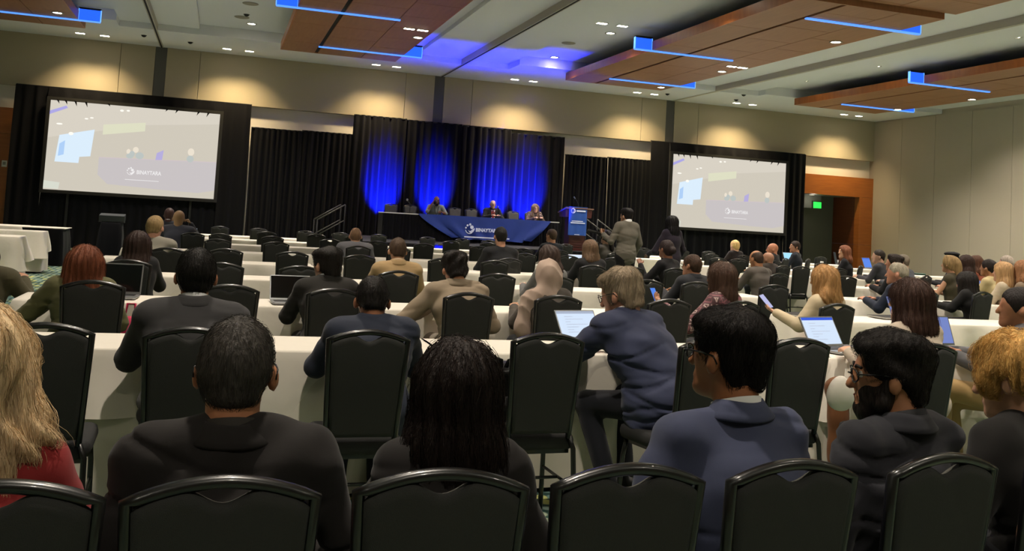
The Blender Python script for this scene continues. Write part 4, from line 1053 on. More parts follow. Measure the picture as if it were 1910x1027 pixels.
    if face:
        for e in (-1, 1):
            o = MB(); o.lathe([(.001, -.012), (.009, -.008), (.012, 0), (.009, .008), (.001, .012)], n=10).build('eye', m_eye, t, True).location = tuple(hp(e * .033, .076, .008))
            o = MB(); o.lathe([(.0005, -.006), (.005, -.004), (.006, 0), (.005, .004), (.0005, .006)], n=8).build('iris', m_iris, t, True).location = tuple(hp(e * .033, .085, .008))
            MB().tube([hp(e * .015, .093, .026), hp(e * .035, .092, .033), hp(e * .052, .08, .027)], .004, 6).build('brow', hm if hair != 'bald' else m_brow, t, True)
        MB().tube([hp(-.022, .089, -.056), hp(0, .0965, -.055), hp(.022, .089, -.056)], [.002, .004, .002], 6).build('mouth', m_lip, t, True)
    if collar or (top == 'suit' and collar is None and vox < .013):
        cz = sp(1.03, 0, -.012); q = MB(); an = np.linspace(-2.6, 2.6, 20)
        rg = lambda r_, dz: [cz + np.array((r_ * math.sin(a), -r_ * math.cos(a), .022 * math.cos(a) + dz)) for a in an]
        q.loft([rg(.063, -.03), rg(.0655, .026), rg(.0625, .027), rg(.06, -.03)], closed=False).build('shirt_collar', mat('shirt ' + (collar or 'd0d0d2'), collar or 'd0d0d2', .8), t, True)
    if tie:
        MB().loft([[sp(.985, -.06, .085), sp(.985, .06, .085), sp(.70, .05, .135), sp(.70, -.05, .135)], [sp(.985, -.06, .09), sp(.985, .06, .09), sp(.70, .05, .142), sp(.70, -.05, .142)]], cap=True).build('shirt_front', m_shirt, t)
        MB().loft([[sp(.98, -.018, .092), sp(.98, .018, .092), sp(.72, .032, .145), sp(.72, -.032, .145)], [sp(.98, -.018, .1), sp(.98, .018, .1), sp(.72, .032, .152), sp(.72, -.032, .152)]], cap=True).build('tie', mat('tie ' + tie, tie, .6), t)
    if lanyard:
        q = MB()
        for e in (-1, 1): q.tube([sp(1.03, e * .06, .0), sp(.97, e * .06, .09), sp(.80, e * .03, .145), sp(.73, 0, .15)], .006, 5)
        q.build('lanyard', mat('lanyard ' + lanyard, lanyard, .6), t)
        MB().b2(-.045, .045, -.002, .002, -.06, .06).build('badge', m_white, t).location = tuple(sp(.68, 0, .158))
    if not standing and chair_lbl:
        if chair_px_: chair(float(at_y(chair_px_[0], chair_px_[1], chair_px_[2])[0]), chair_px_[2], R(yaw * .5), chair_lbl, 'occupied banquet chairs', zbase)
        else:
            cy = R(yaw); chair(X + .26 * math.sin(cy), Yp - .26 * math.cos(cy), cy, chair_lbl, 'occupied banquet chairs', zbase)
    PEOPLE.append((t, X, topw, hc)); t['_a'] = 0; del t['_a']
    return t, X, Yp, hp, A, topw
CHR = 'black banquet chair holding the '
# ---- row nearest the photographer
YA = 2.15
person('woman in a red top with long wavy blonde hair seen from behind', -30, 566, YA, 4, .02, hair='wavy', hcol='c6ab86', skin='d3a184', top='top', tc='8f2a2a', pc='22222a', fem=True, hw=.185, vox=.008, arms='lap',
       nstr=4200, slen=.12, scurl=.12, wr=.011, hs=1.02, low=.03, chair_px_=(-8, 893, 1.88), chair_lbl=CHR + 'blonde woman in the red top')
person('man in a black suit with cropped greying hair seen from behind', 449, 589, YA, 0, .03, hair='crop', hcol='3a3632', skin='b67c5a', tc='1e1b1a', vox=.008, hy=-8, glasses=True, arms='lap', nstr=4500, slen=.018,
       wr=.015, hw=.225, fat=.015, hs=1.03, collar='28241f', low=.03, chair_px_=(420, 888, 1.87), chair_lbl=CHR + 'man in the black suit with cropped greying hair')
person('woman in a black jacket with long dark hair down her back', 858, 634, YA, -4, .02, hair='long', hcol='1d1512', skin='a9714f', top='top', tc='1b1817', fem=True, vox=.008, hy=-6, arms='lap', nstr=4000, slen=.12, scurl=.2,
       hs=1.0, low=.03, chair_px_=(830, 872, 1.88), chair_lbl=CHR + 'woman with long dark hair down her back', wr=.011)
person('man in a blue blazer with thick black hair and white shirt collar', 1362, 569, YA, 8, .05, hair='thick', hcol='14100e', skin='a36a47', tc='41465f', vox=.008, hy=20, glasses=True, arms='lap', nstr=4000, slen=.045, wr=.015,
       hw=.215, fat=.01, hs=1.02, collar='d9d9d6', low=.03, chair_px_=(1485, 853, 1.88), chair_lbl=CHR + 'man in the blue blazer with thick black hair')
person('bearded man with black glasses in a charcoal jacket, turned in profile', 1662, 611, YA, 14, .04, hair='curly', hcol='17120f', skin='b07a58', top='suit', tc='26262c', vox=.008, hy=44, hpit=-4, glasses=True, beard='1a130f', arms='lap',
       nstr=4000, slen=.03, scurl=.5, wr=.015, hw=.215, fat=.01, collar='1c1c20', face=True, hs=1.0, low=.03, chair_px_=(1765, 845, 1.9), chair_lbl=CHR + 'bearded man with black glasses')
person('woman in a black jacket with curly golden hair in a low bun', 1892, 621, YA, 12, .07, hair='lowbun', hcol='c69c5c', skin='cf9c80', top='top', tc='1c1a19', fem=True, vox=.008, hy=18, hpit=-14, arms='lap', nstr=4200, slen=.08, scurl=.35,
       hs=1.04, hw=.19, low=.03, chair_px_=(2010, 840, 1.9), chair_lbl=CHR + 'woman with golden hair in a low bun', wr=.011)
# ---- row B
YB_ = 4.36
person('man in a dark grey suit with neat black hair before the front table', 370, 463, YB_ + .06, 0, .14, hair='short', hcol='171412', skin='b5785a', tc='3a393a', pc='26252a', vox=.010, arms='table', nstr=2400, slen=.025, hs=1.07, hw=.235, fat=.015, collar='d6d6d8', wr=.006,
       chair_px_=(356, 620, 4.05), chair_lbl=CHR + 'man in the dark grey suit')
person('man in a navy suit bending over the front table', 697, 515, YB_ + .08, 0, .2, hair='crop', hcol='1a1715', skin='9c684c', tc='2c3140', pc='23262f', vox=.010, hpit=-22, arms='table', nstr=2000, slen=.016, hs=1.03, hw=.215, collar='3a4256', wr=.006,
       chair_px_=(690, 615, 4.08), chair_lbl=CHR + 'man bending in a navy suit')
person('grey-haired man in a blue blazer leaning over an open laptop', 1160, 498, YB_ + .05, 22, .26, -.06, hair='thick', hcol='8d7d68', skin='c48d72', tc='363b54', pc='14161d', vox=.010, hpit=-18, hy=18, glasses=True, nstr=2000, slen=.05, hs=1.12, hw=.23, fat=.045, wr=.013,
       arms={'L': ((-.30, .42, .74), (-.06, .55, .79)), 'R': ((.27, .36, .74), (.1, .52, .79))}, legs={'L': ((-.09, .05, .545), (-.17, .40, .5), (-.20, .16, .09)), 'R': ((.085, .05, .545), (.12, .42, .52), (.12, .36, .09))},
       chair_px_=(1325, 634, 4.02), chair_lbl=CHR + 'grey-haired man in the blue blazer')
person('woman in a beige sweater with smooth brown hair', 1697, 519, YB_, 12, .08, hair='bob', hcol='3d2a22', skin='cf9f82', top='top', tc='bdae9c', pc='6e4526', fem=True, vox=.010, nstr=2400, slen=.1, hs=1.08, hw=.2, hy=6,
       legs={'L': ((-.1, .05, .545), (-.42, .24, .62), (-.46, .2, .2))}, chair_px_=(1738, 643, 3.98), chair_lbl=CHR + 'woman in the beige sweater')
person('man in a grey jacket and khaki trousers sitting sideways', 1899, 536, YB_ + .05, 40, .06, hair='short', hcol='1c1614', skin='b07a5a', tc='59585a', pc='a88a5c', vox=.012, hy=20, hs=1.05,
       legs={'L': ((-.09, .05, .545), (-.20, .47, .60), (-.1, .5, .15)), 'R': ((.09, .05, .545), (.0, .46, .52), (.08, .42, .09))}, chair_lbl=CHR + 'man in khaki trousers')
# ---- row C
YC = 6.45
person('woman in an olive jacket with coppery red hair', 160, 457, YC - .02, 3, .1, hair='bob', hcol='6b3d28', skin='d2a088', top='top', tc='5c5a3a', fem=True, hw=.2, vox=.012, nstr=1600, slen=.1, hs=1.14, hroll=4, arms={'L': ((-.33, .12, .66), (-.14, .36, .79))},
       chair_px_=(174, 535, 6.17), chair_lbl=CHR + 'red-haired woman in the olive jacket', wr=.008)
person('man in a dark jacket with tousled black hair beside a laptop', 612, 459, YC, 6, .16, hair='thick', hcol='1d1916', skin='b98a6c', tc='262421', vox=.012, hy=28, hpit=-10, nstr=1000, slen=.04, hs=1.06, chair_px_=(625, 540, 6.15), chair_lbl=CHR + 'man with tousled black hair')
person('man in a tan grey jacket leaning on one elbow', 850, 467, YC + .02, 6, .18, -.03, hair='curly', hcol='1c1714', skin='b98468', tc='94846f', pc='8d8274', vox=.011, hpit=-22, nstr=900, slen=.03, hs=1.05, hw=.22, fat=.01, wr=.008,
       arms={'L': ((-.40, .22, .70), (-.1, .45, .79))}, collar='9a8a78', chair_px_=(876, 545, 6.18), chair_lbl=CHR + 'man in the tan grey jacket')
person('woman in a beige headscarf and grey top', 1023, 481, YC, 6, .08, hair='hijab', hcol='b39d8e', skin='c7977a', top='top', tc='4d4740', fem=True, vox=.011, hpit=-6, hs=1.06, chair_px_=(1043, 548, 6.2), chair_lbl=CHR + 'woman in the beige headscarf')
person('woman in a dark patterned blouse with long straight brown hair holding a phone', 1345, 489, YC, 28, .06, hair='straight', hcol='46342a', skin='cc987c', top='top', tc='4a2c30', tprint='print', fem=True, vox=.011, nstr=1200, slen=.12, hs=1.02, hw=.185,
       arms={'L': ((-.33, .16, .72), (-.36, .36, .86))}, palms={'L': (0, -.4, 1)}, chair_px_=(1385, 560, 6.25), chair_lbl=CHR + 'woman in the patterned blouse')
person('woman in a cream blouse with wavy blonde hair holding a phone', 1537, 495, YC + .05, 16, .07, hair='wavy', hcol='a07a4e', skin='d3a084', top='top', tc='c9b899', fem=True, vox=.011, nstr=1600, slen=.08, scurl=.4, hs=1.02, hw=.18, hy=8,
       arms={'L': ((-.26, .12, .74), (-.25, .38, .82))}, palms={'L': (.2, -.3, 1)}, chair_px_=(1563, 565, 6.3), chair_lbl=CHR + 'woman in the cream blouse')
person('woman in black with dark hair turned sideways on her chair', 1803, 506, 8.9, 26, .1, hair='side', hcol='1b1715', skin='c08c70', top='top', tc='161616', fem=True, vox=.012, hy=-10, hs=1.1, hpit=-10, chair_px_=(1834, 543, 8.62), chair_lbl=CHR + 'woman in black turned sideways', arms={'L': ((-.2, .22, .72), (-.12, .42, .74)), 'R': ((.22, .2, .72), (.06, .42, .74))})
# ---- row D
YD_ = 8.65
person('woman in a black blazer with smooth dark brown hair', 259, 431, YD_ - .05, 4, .1, hair='side', hcol='30231e', skin='c9987c', top='top', tc='1f1e20', fem=True, vox=.014, hs=1.1, nstr=700, slen=.1, chair_px_=(240, 487, 8.3), chair_lbl=CHR + 'woman in the black blazer by the left aisle')
person('man in a camel jacket with a thinning crown', 743, 443, YD_, 2, .12, hair='crop', hcol='45362b', skin='c39476', tc='ad9168', vox=.013, hpit=-12, nstr=500, slen=.015, hs=1.05, hw=.225, collar='c8b090', chair_px_=(745, 505, 8.25), chair_lbl=CHR + 'man in the camel jacket')
person('woman in a speckled grey top with curly brown hair', 1025, 457, YD_ + .05, 8, .1, hair='wavy', hcol='3a2e28', skin='cf9f86', top='top', tc='6b6a68', fem=True, vox=.014, hs=.98, chair_px_=(1040, 500, 8.35), chair_lbl=CHR + 'woman in the speckled grey top')
person('man in a dark suit with short brown hair and glasses', 1291, 474, YD_ + .05, 14, .1, hair='short', hcol='3a2a20', skin='bb8466', tc='24252a', vox=.013, hy=16, glasses=True, hs=1.02, nstr=400, slen=.015, chair_px_=(1300, 525, 8.4), chair_lbl=CHR + 'man with brown hair and glasses')
person('man in a navy jacket with cropped silver hair', 1674, 489, YD_ - .1, 22, .1, hair='crop', hcol='8f8878', skin='c88e74', tc='22283a', vox=.013, hy=24, hs=1.1, nstr=500, slen=.015, chair_lbl=CHR + 'man with cropped silver hair')
person('woman in a cream sweater with straight blonde hair by the folding wall', 1871, 488, YD_ + .75, 24, .1, hair='bob', hcol='a5835c', skin='d0a086', top='top', tc='c4b49c', fem=True, vox=.013, hs=1.1, hw=.2, chair_lbl=CHR + 'woman in the cream sweater')
person('woman with light brown hair at the folding wall', 1908, 485, YD_ + .6, 20, .05, hair='bob', hcol='8a6244', skin='cf9c80', top='top', tc='8c7a66', fem=True, vox=.016, chair_lbl=CHR + 'woman with light brown hair')
# ---- row E
YE = 11.25
person('man in a light grey jacket with sandy hair by the left aisle', 291, 402, YE - .2, -4, .12, hair='short', hcol='8a7350', skin='d09a80', tc='8d887c', vox=.016, hs=1.13, hw=.235, hy=-14, hpit=-8, chair_px_=(314, 462, 10.6), chair_lbl=CHR + 'sandy-haired man in light grey')
person('person in a black suit with light brown layered hair', 1100, 447, YE - .1, 10, .1, hair='bob', hcol='5f4c3b', skin='cf9e84', tc='19191b', vox=.016, hy=15, hs=.97, chair_px_=(1106.6, 494, 10.9), chair_lbl=CHR + 'person with light brown layered hair')
person('woman in black with dark hair gathered up, writing on a tablet', 1243, 447, YE, 24, .12, hair='bun', hcol='2b2120', skin='8d5f48', top='top', tc='141316', fem=True, vox=.016, hs=1.05, hw=.2, arms={'L': ((-.28, .25, .74), (-.2, .42, .96)), 'R': ((.25, .2, .72), (.1, .42, .79))}, chair_px_=(1260, 497, 11.1), chair_lbl=CHR + 'woman with dark hair gathered up')
person('balding man in a grey hooded pullover', 1411, 467, YE - .1, 16, .14, hair='fringe', hcol='3a2c24', skin='b98260', top='hood', tc='57504a', vox=.015, hpit=-14, hs=1.06, hw=.225, fat=.02, chair_lbl=CHR + 'balding man in the grey pullover')
person('man in a black suit with slicked-back dark hair', 1668, 473, YE - .1, 24, .12, -.04, hair='slick', hcol='241c18', skin='c38d72', tc='17171a', vox=.015, hy=26, hs=1.08, chair_lbl=CHR + 'man with slicked-back dark hair')
person('woman in a sleeveless olive top with an ash-blonde updo', 1771, 477, YE - .5, 24, .06, hair='updo', hcol='8b7350', skin='c7987a', top='top', tc='4a4434', fem=True, sleeves=False, vox=.015, hs=1.0, chair_lbl=CHR + 'woman with the ash-blonde updo')
person('man with short black hair in a pale shirt by the folding wall', 1844, 483, YE - .6, 22, .08, hair='short', hcol='221c1a', skin='b5825f', top='top', tc='cbb98a', vox=.016, hs=1.08, chair_lbl=CHR + 'man with black hair in a pale shirt')
# ---- row F and beyond
YF = 13.98
person('man in a grey suit with shaved light brown hair in the middle rows', 664, 424, YF - .05, 0, .05, hair='buzz', hcol='6f5641', skin='c09072', tc='77767c', vox=.018, hs=1.12, hw=.25, hands=False, chair_px_=(669, 458, 13.6), chair_lbl=CHR + 'man in the grey suit in the middle rows')
person('man in a black suit with black hair before the blue banner', 934, 423, YF - 1.9, 6, .08, hair='short', hcol='171413', skin='c08f74', tc='17181b', vox=.016, hs=1.08, hw=.24, chair_lbl=CHR + 'black-haired man before the blue banner')
person('man in a dark jacket with receding brown hair before the lectern', 1029, 427, 16.35, 10, .05, hair='short', hcol='4a3b30', skin='bb8a6e', tc='22262b', vox=.018, hs=1.06, hw=.22, hy=20, chair_lbl=CHR + 'man in the dark jacket before the lectern')
person('bald man behind the balding man in the grey pullover', 1432, 470, YF, 18, .06, hair='bald', skin='b5856a', tc='3a332e', vox=.018, hs=1.08, hy=18, chair_lbl=CHR + 'bald man with a brown jacket')
person('man in a suit with short dark hair in front of a bright blue laptop', 1639, 465, YF + .1, 30, .08, hair='crop', hcol='2e2722', skin='c39a84', tc='3a3a40', vox=.018, hs=1.1, hy=30, chair_lbl=CHR + 'man in front of the bright blue laptop')
person('person with grey hair in a slate jacket behind the slick-haired man', 1684, 474, 12.6, 24, .12, hair='short', hcol='6d6458', skin='c39a84', tc='4b4d55', vox=.018, hs=1.0, hy=20, chair_lbl=CHR + 'person in the slate jacket')
person('person wearing a black beret at the folding wall', 1776, 469, 13.3, 30, .08, hair='short', hcol='121212', skin='c98a74', top='top', tc='25242a', vox=.018, hs=1.05, hy=30, chair_lbl=CHR + 'person in the black beret')
person('woman with straight dark brown hair beside the person in the beret', 1801, 475, 11.9, 28, .08, hair='bob', hcol='2e1e1a', skin='c08468', top='top', tc='2a2226', fem=True, vox=.018, hs=1.1, chair_lbl=CHR + 'woman with straight dark brown hair')
person('woman with chestnut hair and rust top at the folding wall', 1819, 476, 12.9, 28, .08, hair='bob', hcol='4a3022', skin='b06a4c', top='top', tc='8a4a34', fem=True, vox=.018, hs=1.12, chair_lbl=CHR + 'woman with chestnut hair')
person('silver-haired man in a black jacket at the folding wall', 1877, 476, 12.3, 24, .12, hair='short', hcol='9a8f84', skin='cf9a84', tc='18181b', vox=.018, hs=1.12, hy=30, chair_lbl=CHR + 'silver-haired man in the black jacket')
person('bald man in a blue-grey suit propping his head on his fist', 335, 392, 16.3, -6, .14, hair='bald', skin='9a7a58', tc='3a3c48', vox=.018, hs=1.22, hw=.27, hpit=-12, curl=55, arms={'R': ((.34, .36, .80), (.17, .30, 1.08))}, palms={'R': (-1, -.2, 0)}, chair_px_=(360, 434, 15.9), chair_lbl=CHR + 'bald man propping his head on his fist')
person('bald dark-skinned man in a dark suit with a white collar', 317, 387, 18.5, -10, .06, hair='bald', skin='4a2e2c', tc='30323c', vox=.018, hs=1.2, collar='d6d6d8', chair_lbl=CHR + 'bald man with the white collar')
person('woman in grey with dark hair in a low knot near the steps', 1131, 429, 16.4, 12, .05, hair='pony', hcol='191516', skin='b08a72', top='top', tc='54504a', fem=True, vox=.018, hs=1.1, hy=12, chair_lbl=CHR + 'woman with the low knot near the steps')
person('blonde woman with a short bob under the right screen', 1371, 447, 19.2, 10, .04, hair='crop', hcol='b59a66', skin='d0a58a', top='top', tc='1d1616', fem=True, vox=.018, hs=1.25, hw=.2, chair_lbl=CHR + 'blonde woman with the short bob')
person('bald man in black under the right screen', 1441, 453, 18.4, 34, .04, hair='bald', skin='b3785c', tc='18171a', vox=.018, hs=1.25, hy=36, face=True, beard=None, chair_lbl=CHR + 'bald man in black under the right screen')
person('man in a navy jacket looking left under the right screen', 1483, 449, 18.9, 40, .04, hair='short', hcol='2e221c', skin='b58468', tc='1d222c', vox=.018, hs=1.22, hy=44, face=True, chair_lbl=CHR + 'man in navy under the right screen')
person('woman in black with reddish curls looking left before the doorway', 1575, 457, 16.0, 40, .05, hair='bob', hcol='6d4430', skin='d6a488', top='top', tc='15141a', fem=True, vox=.017, hs=1.15, hy=44, face=True, lanyard='d8d8d8', chair_lbl=CHR + 'woman with reddish curls')
person('person in an olive coat at the far left aisle', -22, 455, 7.6, -20, .1, hair='short', hcol='2b2018', skin='c08c70', tc='4b4632', vox=.014, hw=.26, fat=.05, hs=1.05, chair_lbl=CHR + 'person in the olive coat')
# ---- standing
_m = person('man standing with a microphone in a grey sweater over a white collar', 1169, 387, 13.2, 12, .0, hair='thick', hcol='131011', skin='c19478', top='top', tc='6e695f', pc='141416', vox=.014, hs=1.0, hy=14, standing=True, hw=.21, collar='dcdcdc', wr=.006,
       arms={'L': ((-.27, .03, 1.22), (-.23, .30, 1.32))}, palms={'L': (.4, 0, .4)}, curl=50)
person('woman standing in a purple top with long black hair', 1253, 402, 13.9, 14, .0, hair='long', hcol='121012', skin='8d6350', top='top', tc='2c2532', pc='1b1a20', fem=True, vox=.015, hs=1.02, standing=True, hw=.185, arms={'L': ((-.29, .08, 1.08), (-.24, .30, 1.02))})
# ---- panel on the stage (facing the audience)
person('bald bearded speaker in a grey-green shirt holding a microphone', 815, 366, 25.42, 180, .1, hair='bald', skin='7a4e3a', top='top', tc='7d8578', vox=.014, zbase=SZ, topz=1.235, hs=1.05, hw=.23, beard='141010', face=True, glasses=True, hpit=-4, curl=45,
       arms={'R': ((.27, .22, .80), (.12, .22, 1.06)), 'L': ((-.26, .25, .76), (-.1, .40, .80))}, sleeve_end=.1, lanyard='2a2a2a', chair_lbl='grey-cushioned chair behind the bald bearded speaker')
person('bald man in a dark suit and red tie on the panel', 920, 373, 25.42, 180, .05, hair='fringe', hcol='8a8078', skin='c99c84', tc='1b1c20', vox=.014, zbase=SZ, topz=1.23, hs=1.08, hw=.24, face=True, glasses=True, tie='8a1f22', lanyard='b03030', chair_lbl='grey-cushioned chair behind the man in the red tie')
person('woman with long greying brown hair in a patterned blouse on the panel', 999, 378, 25.42, 180, .12, hair='long', hcol='6e5a4c', skin='cf9f86', top='top', tc='3a2c24', tprint='print', fem=True, vox=.014, zbase=SZ, topz=1.2, hs=1.08, hw=.21, face=True, glasses=True, lanyard='c8b8a0', chair_lbl='grey-cushioned chair behind the long-haired panelist')
# ================================================================== things on tables and in hands
m_alu = mat('aluminium laptop shell', '9fa1a4', .35, .9); m_scr_off = mat('dark laptop screen', '07080a', .12, coat=.3); m_key = mat('dark keys', '141416', .6)
TZ = .752
def on_table(p, mx=.22, my=.14):
    """moves a point onto the nearest table top"""
    best = None
    for x0, x1, y0, y1 in RECTS:
        q = (min(max(float(p[0]), x0 + mx), x1 - mx), min(max(float(p[1]), y0 + my), y1 - my)); d = math.hypot(q[0] - p[0], q[1] - p[1])
        if best is None or d < best[0]: best = (d, q)
    return best[1]
def laptop(label, px, py, z=TZ, rz=0.0, w=.32, tilt=18, screen=None, shell=None, Y=None, bar=None, lines=False):
    """px, py: pixel of the middle of the hinge; the open side faces the reader at -y"""
    p = at_z(px, py, z) if Y is None else at_y(px, py, Y)
    p = on_table((p[0], p[1] - .1)); p = (p[0], p[1] + .1)
    t = thing('laptop', label, 'laptop', (p[0], p[1], z), R(rz)); d = w * .69; sh = shell or m_alu
    MB().rbox((0, -d / 2, .008), (w, d, .014), .012, 3).build('base', sh, t)
    MB().b2(-w * .43, w * .43, -d * .55, -d * .1, .0152, .0168).build('keyboard', m_key, t); MB().b2(-w * .17, w * .17, -d * .93, -d * .6, .0152, .0162).build('touchpad', m_metal, t)
    a = R(90 - tilt); c, s = math.cos(a), math.sin(a); h = w * .65
    def q(u, v, o): return (u * w, c * v * h + .012 - o * s, .016 + s * v * h + o * c)
    def slab(nm, u0, u1, v0, v1, o0, o1, m):
        MB().loft([[q(u0, v0, o0), q(u1, v0, o0), q(u1, v1, o0), q(u0, v1, o0)], [q(u0, v0, o1), q(u1, v0, o1), q(u1, v1, o1), q(u0, v1, o1)]], cap=True).build(nm, m, t)
    slab('lid', -.5, .5, 0, 1, -.008, 0, sh)
    slab('screen', -.475, .475, .07, .96, .0003, .0012, screen or m_scr_off)
    if bar: slab('title_bar', -.475, .475, .87, .96, .0014, .0018, bar)
    if lines:
        ml = mat('screen text grey', '8a90a0', .6, emit=('9aa6c0', .7))
        for k in range(7): slab('text_line', -.3, -.3 + (.2, .45, .12, .55, .3, .15, .4)[k], .76 - k * .09, .775 - k * .09, .0014, .0017, ml)
    return t
scr_w = mat('lit white screen', '101010', .3, emit=('cfe0f6', 1.05)); scr_b = mat('lit blue bar', '101010', .3, emit=('2a56d8', 1.0)); scr_bl = mat('lit blue screen', '101010', .3, emit=('4a82e8', 1.0)); scr_cy = mat('lit cyan screen', '101010', .3, emit=('9fdcff', 1.1)); scr_lav = mat('lit lavender screen', '101010', .3, emit=('7f92d8', .8))
m_lav = mat('blue grey laptop shell', '5a6aa8', .4)
laptop('open laptop with a black screen and keyboard beside the tousled man', 541, 563, rz=4, w=.3, tilt=24)
laptop('silver-edged laptop with a black screen before the red-haired woman', 215, 551, rz=-4, w=.34, tilt=14)
laptop('laptop with a lit document before the grey-haired man in the blazer', 1077, 632, rz=14, w=.30, tilt=34, screen=scr_w, lines=True, bar=mat('screen grey bar', '101010', .3, emit=('b8c4dc', .8)))
laptop('laptop with a lit white page and blue bar behind an empty chair', 1520, 650, rz=14, w=.32, tilt=30, screen=scr_w, bar=scr_b, lines=True)
laptop('laptop with a lit lavender screen before the woman in the beige sweater', 1712, 640, rz=4, w=.32, tilt=20, screen=scr_lav)
laptop('laptop with a bright blue screen near the cherry door jamb', 1621, 501, rz=26, w=.42, tilt=20, screen=scr_bl, bar=scr_b)
laptop('blue-lidded laptop before the woman in the cream blouse', 1574, 572, rz=-6, w=.30, tilt=30, screen=scr_lav, shell=m_lav)
laptop('small tablet-like laptop glowing before the woman writing', 1201, 501, rz=10, w=.3, tilt=30, screen=scr_w)
laptop('laptop with a cyan screen under the right screen', 1394, 480, rz=0, w=.4, tilt=25, screen=scr_cy)
laptop('dark blue laptop standing open by the folding wall', 1733, 503, rz=60, w=.5, tilt=12, shell=mat('navy shell', '2b3140', .4))
laptop('small laptop with a lit blue screen by the woman in the cream sweater', 1827, 542, rz=10, w=.25, tilt=25, screen=scr_lav)

def phone(label, p, rot, scr):
    t = thing('phone', label, 'phone', tuple(map(float, p))); t.rotation_euler = rot
    MB().rbox((0, 0, 0), (.074, .15, .009), .012, 3).build('case', m_black, t); MB().b2(-.033, .033, -.068, .068, .0047, .0055).build('display', scr, t)
    MB().lathe([(.005, 0), (.005, .001)], (.02, .06, -.006), 8).build('camera_lens', m_gloss, t)
def hand_world(nm):
    for t, X, topw, hc in PEOPLE:
        if nm in t['label']: return t
def held(nm, local, label, rot, scr):
    t = hand_world(nm); a = t.rotation_euler.z; x, y, z = local
    phone(label, (t.location.x + x * math.cos(a) - y * math.sin(a), t.location.y + x * math.sin(a) + y * math.cos(a), z), rot, scr)
held('patterned blouse with long', (-.372, .46, .93) if False else (-.37, .45, .93), 'phone with a blue screen held by the woman in the patterned blouse', (R(62), 0, R(30)), scr_bl)
held('cream blouse with wavy', (-.265, .475, .90), 'phone with a pale screen held by the woman in the cream blouse', (R(48), R(-10), R(28)), mat('lit pale screen', '101010', .3, emit=('b9bce8', .95)))
held('propping his head', (.24, .42, .93), 'phone with a pale blue screen beside the bald man', (R(70), 0, 0), scr_w)

def book(label, px, py, rz, w=.22, d=.28, h=.018, cover='1d1b1a', z=TZ):
    p = on_table(at_z(px, py, z), .2, .15); t = thing('notebook', label, 'notebook', (float(p[0]), float(p[1]), z), R(rz))
    MB().b2(-w / 2, w / 2, -d / 2, d / 2, .003, h - .002).build('pages', m_white, t)
    for a, b_ in ((0, .0029), (h - .0019, h)): MB().b2(-w / 2 - .004, w / 2 + .004, -d / 2 - .004, d / 2 + .004, a, b_).build('cover', mat('cover ' + cover, cover, .6), t)
book('dark notebook before the woman in the cream blouse', 1440, 582, 15, .34, .24)
book('dark notebook beside the silver-haired man in navy', 1612, 585, 8, .3, .22)
book('grey folder on the table beside the beige sweater woman', 1790, 650, -12, .34, .24, .012, '5b5d64')
book('thin grey notebook by the laptop with the blue bar', 1568, 647, 10, .24, .2, .01, '55555a')
book('papers and pens before the speckled grey top', 1000, 531, 8, .3, .2, .008, '3a2f6a')
book('dark notebook before the man with brown hair and glasses', 1240, 541, 8, .3, .22)
book('dark folder on the table of the balding man', 1389, 508, 4, .4, .25)

def cup(label, px, py, z=TZ, r=.04, h=.11, m=m_white, cat='cup'):
    p = on_table(at_z(px, py, z), .1, .1); t = thing('paper_cup', label, cat, (float(p[0]), float(p[1]), z))
    MB().lathe([(r * .72, 0), (r, h)], n=16).build('cup_wall', m, t, True); MB().lathe([(r * 1.05, h), (r * 1.05, h + .01), (r * .9, h + .018)], n=16).build('lid', m_white, t, True)
cup('white lidded paper cup near the empty right-hand chairs', 1507, 494)
cup('white paper cup before the woman with reddish curls', 1556, 492)
cup('pale paper cup beside the dark blue laptop', 1741, 500)
# bottle on the table behind the layered-hair person
p = on_table(at_z(1082, 470, TZ), .1, .1); t = thing('water_bottle', 'grey water bottle with a pale cap before the lectern', 'bottle', (float(p[0]), float(p[1]), TZ))
MB().lathe([(.04, 0), (.042, .02), (.042, .19), (.03, .22)], n=16).build('flask', mat('bottle grey', '5f6a72', .3), t, True); MB().lathe([(.03, .22), (.03, .26), (.026, .265)], n=16).build('cap', m_white, t, True)
# green bin by the wall tables
p = at_z(1713, 522, .5); t = thing('green_bin', 'dark green bin by the wall tables', 'bin', (float(p[0]), float(p[1]), 0))
MB().lathe([(.13, 0), (.17, .62), (.175, .66)], n=20).build('bucket', mat('green plastic', '1f4438', .5), t, True); MB().lathe([(.18, .655), (.18, .675), (.165, .68)], n=20).build('rim', mat('green plastic'), t, True)
# black bench-like table before the doorway
p = at_z(1538, 480, .72); t = thing('black_table', 'low black draped table before the doorway', 'table', (float(p[0]), float(p[1]), 0))
drop('drape', -.75, .75, -.3, .3, .74, .03, 301, m_blackcloth, 0, 0, .02, t); MB().b2(-.74, .74, -.29, .29, .70, .735).build('table_top', m_black, t)

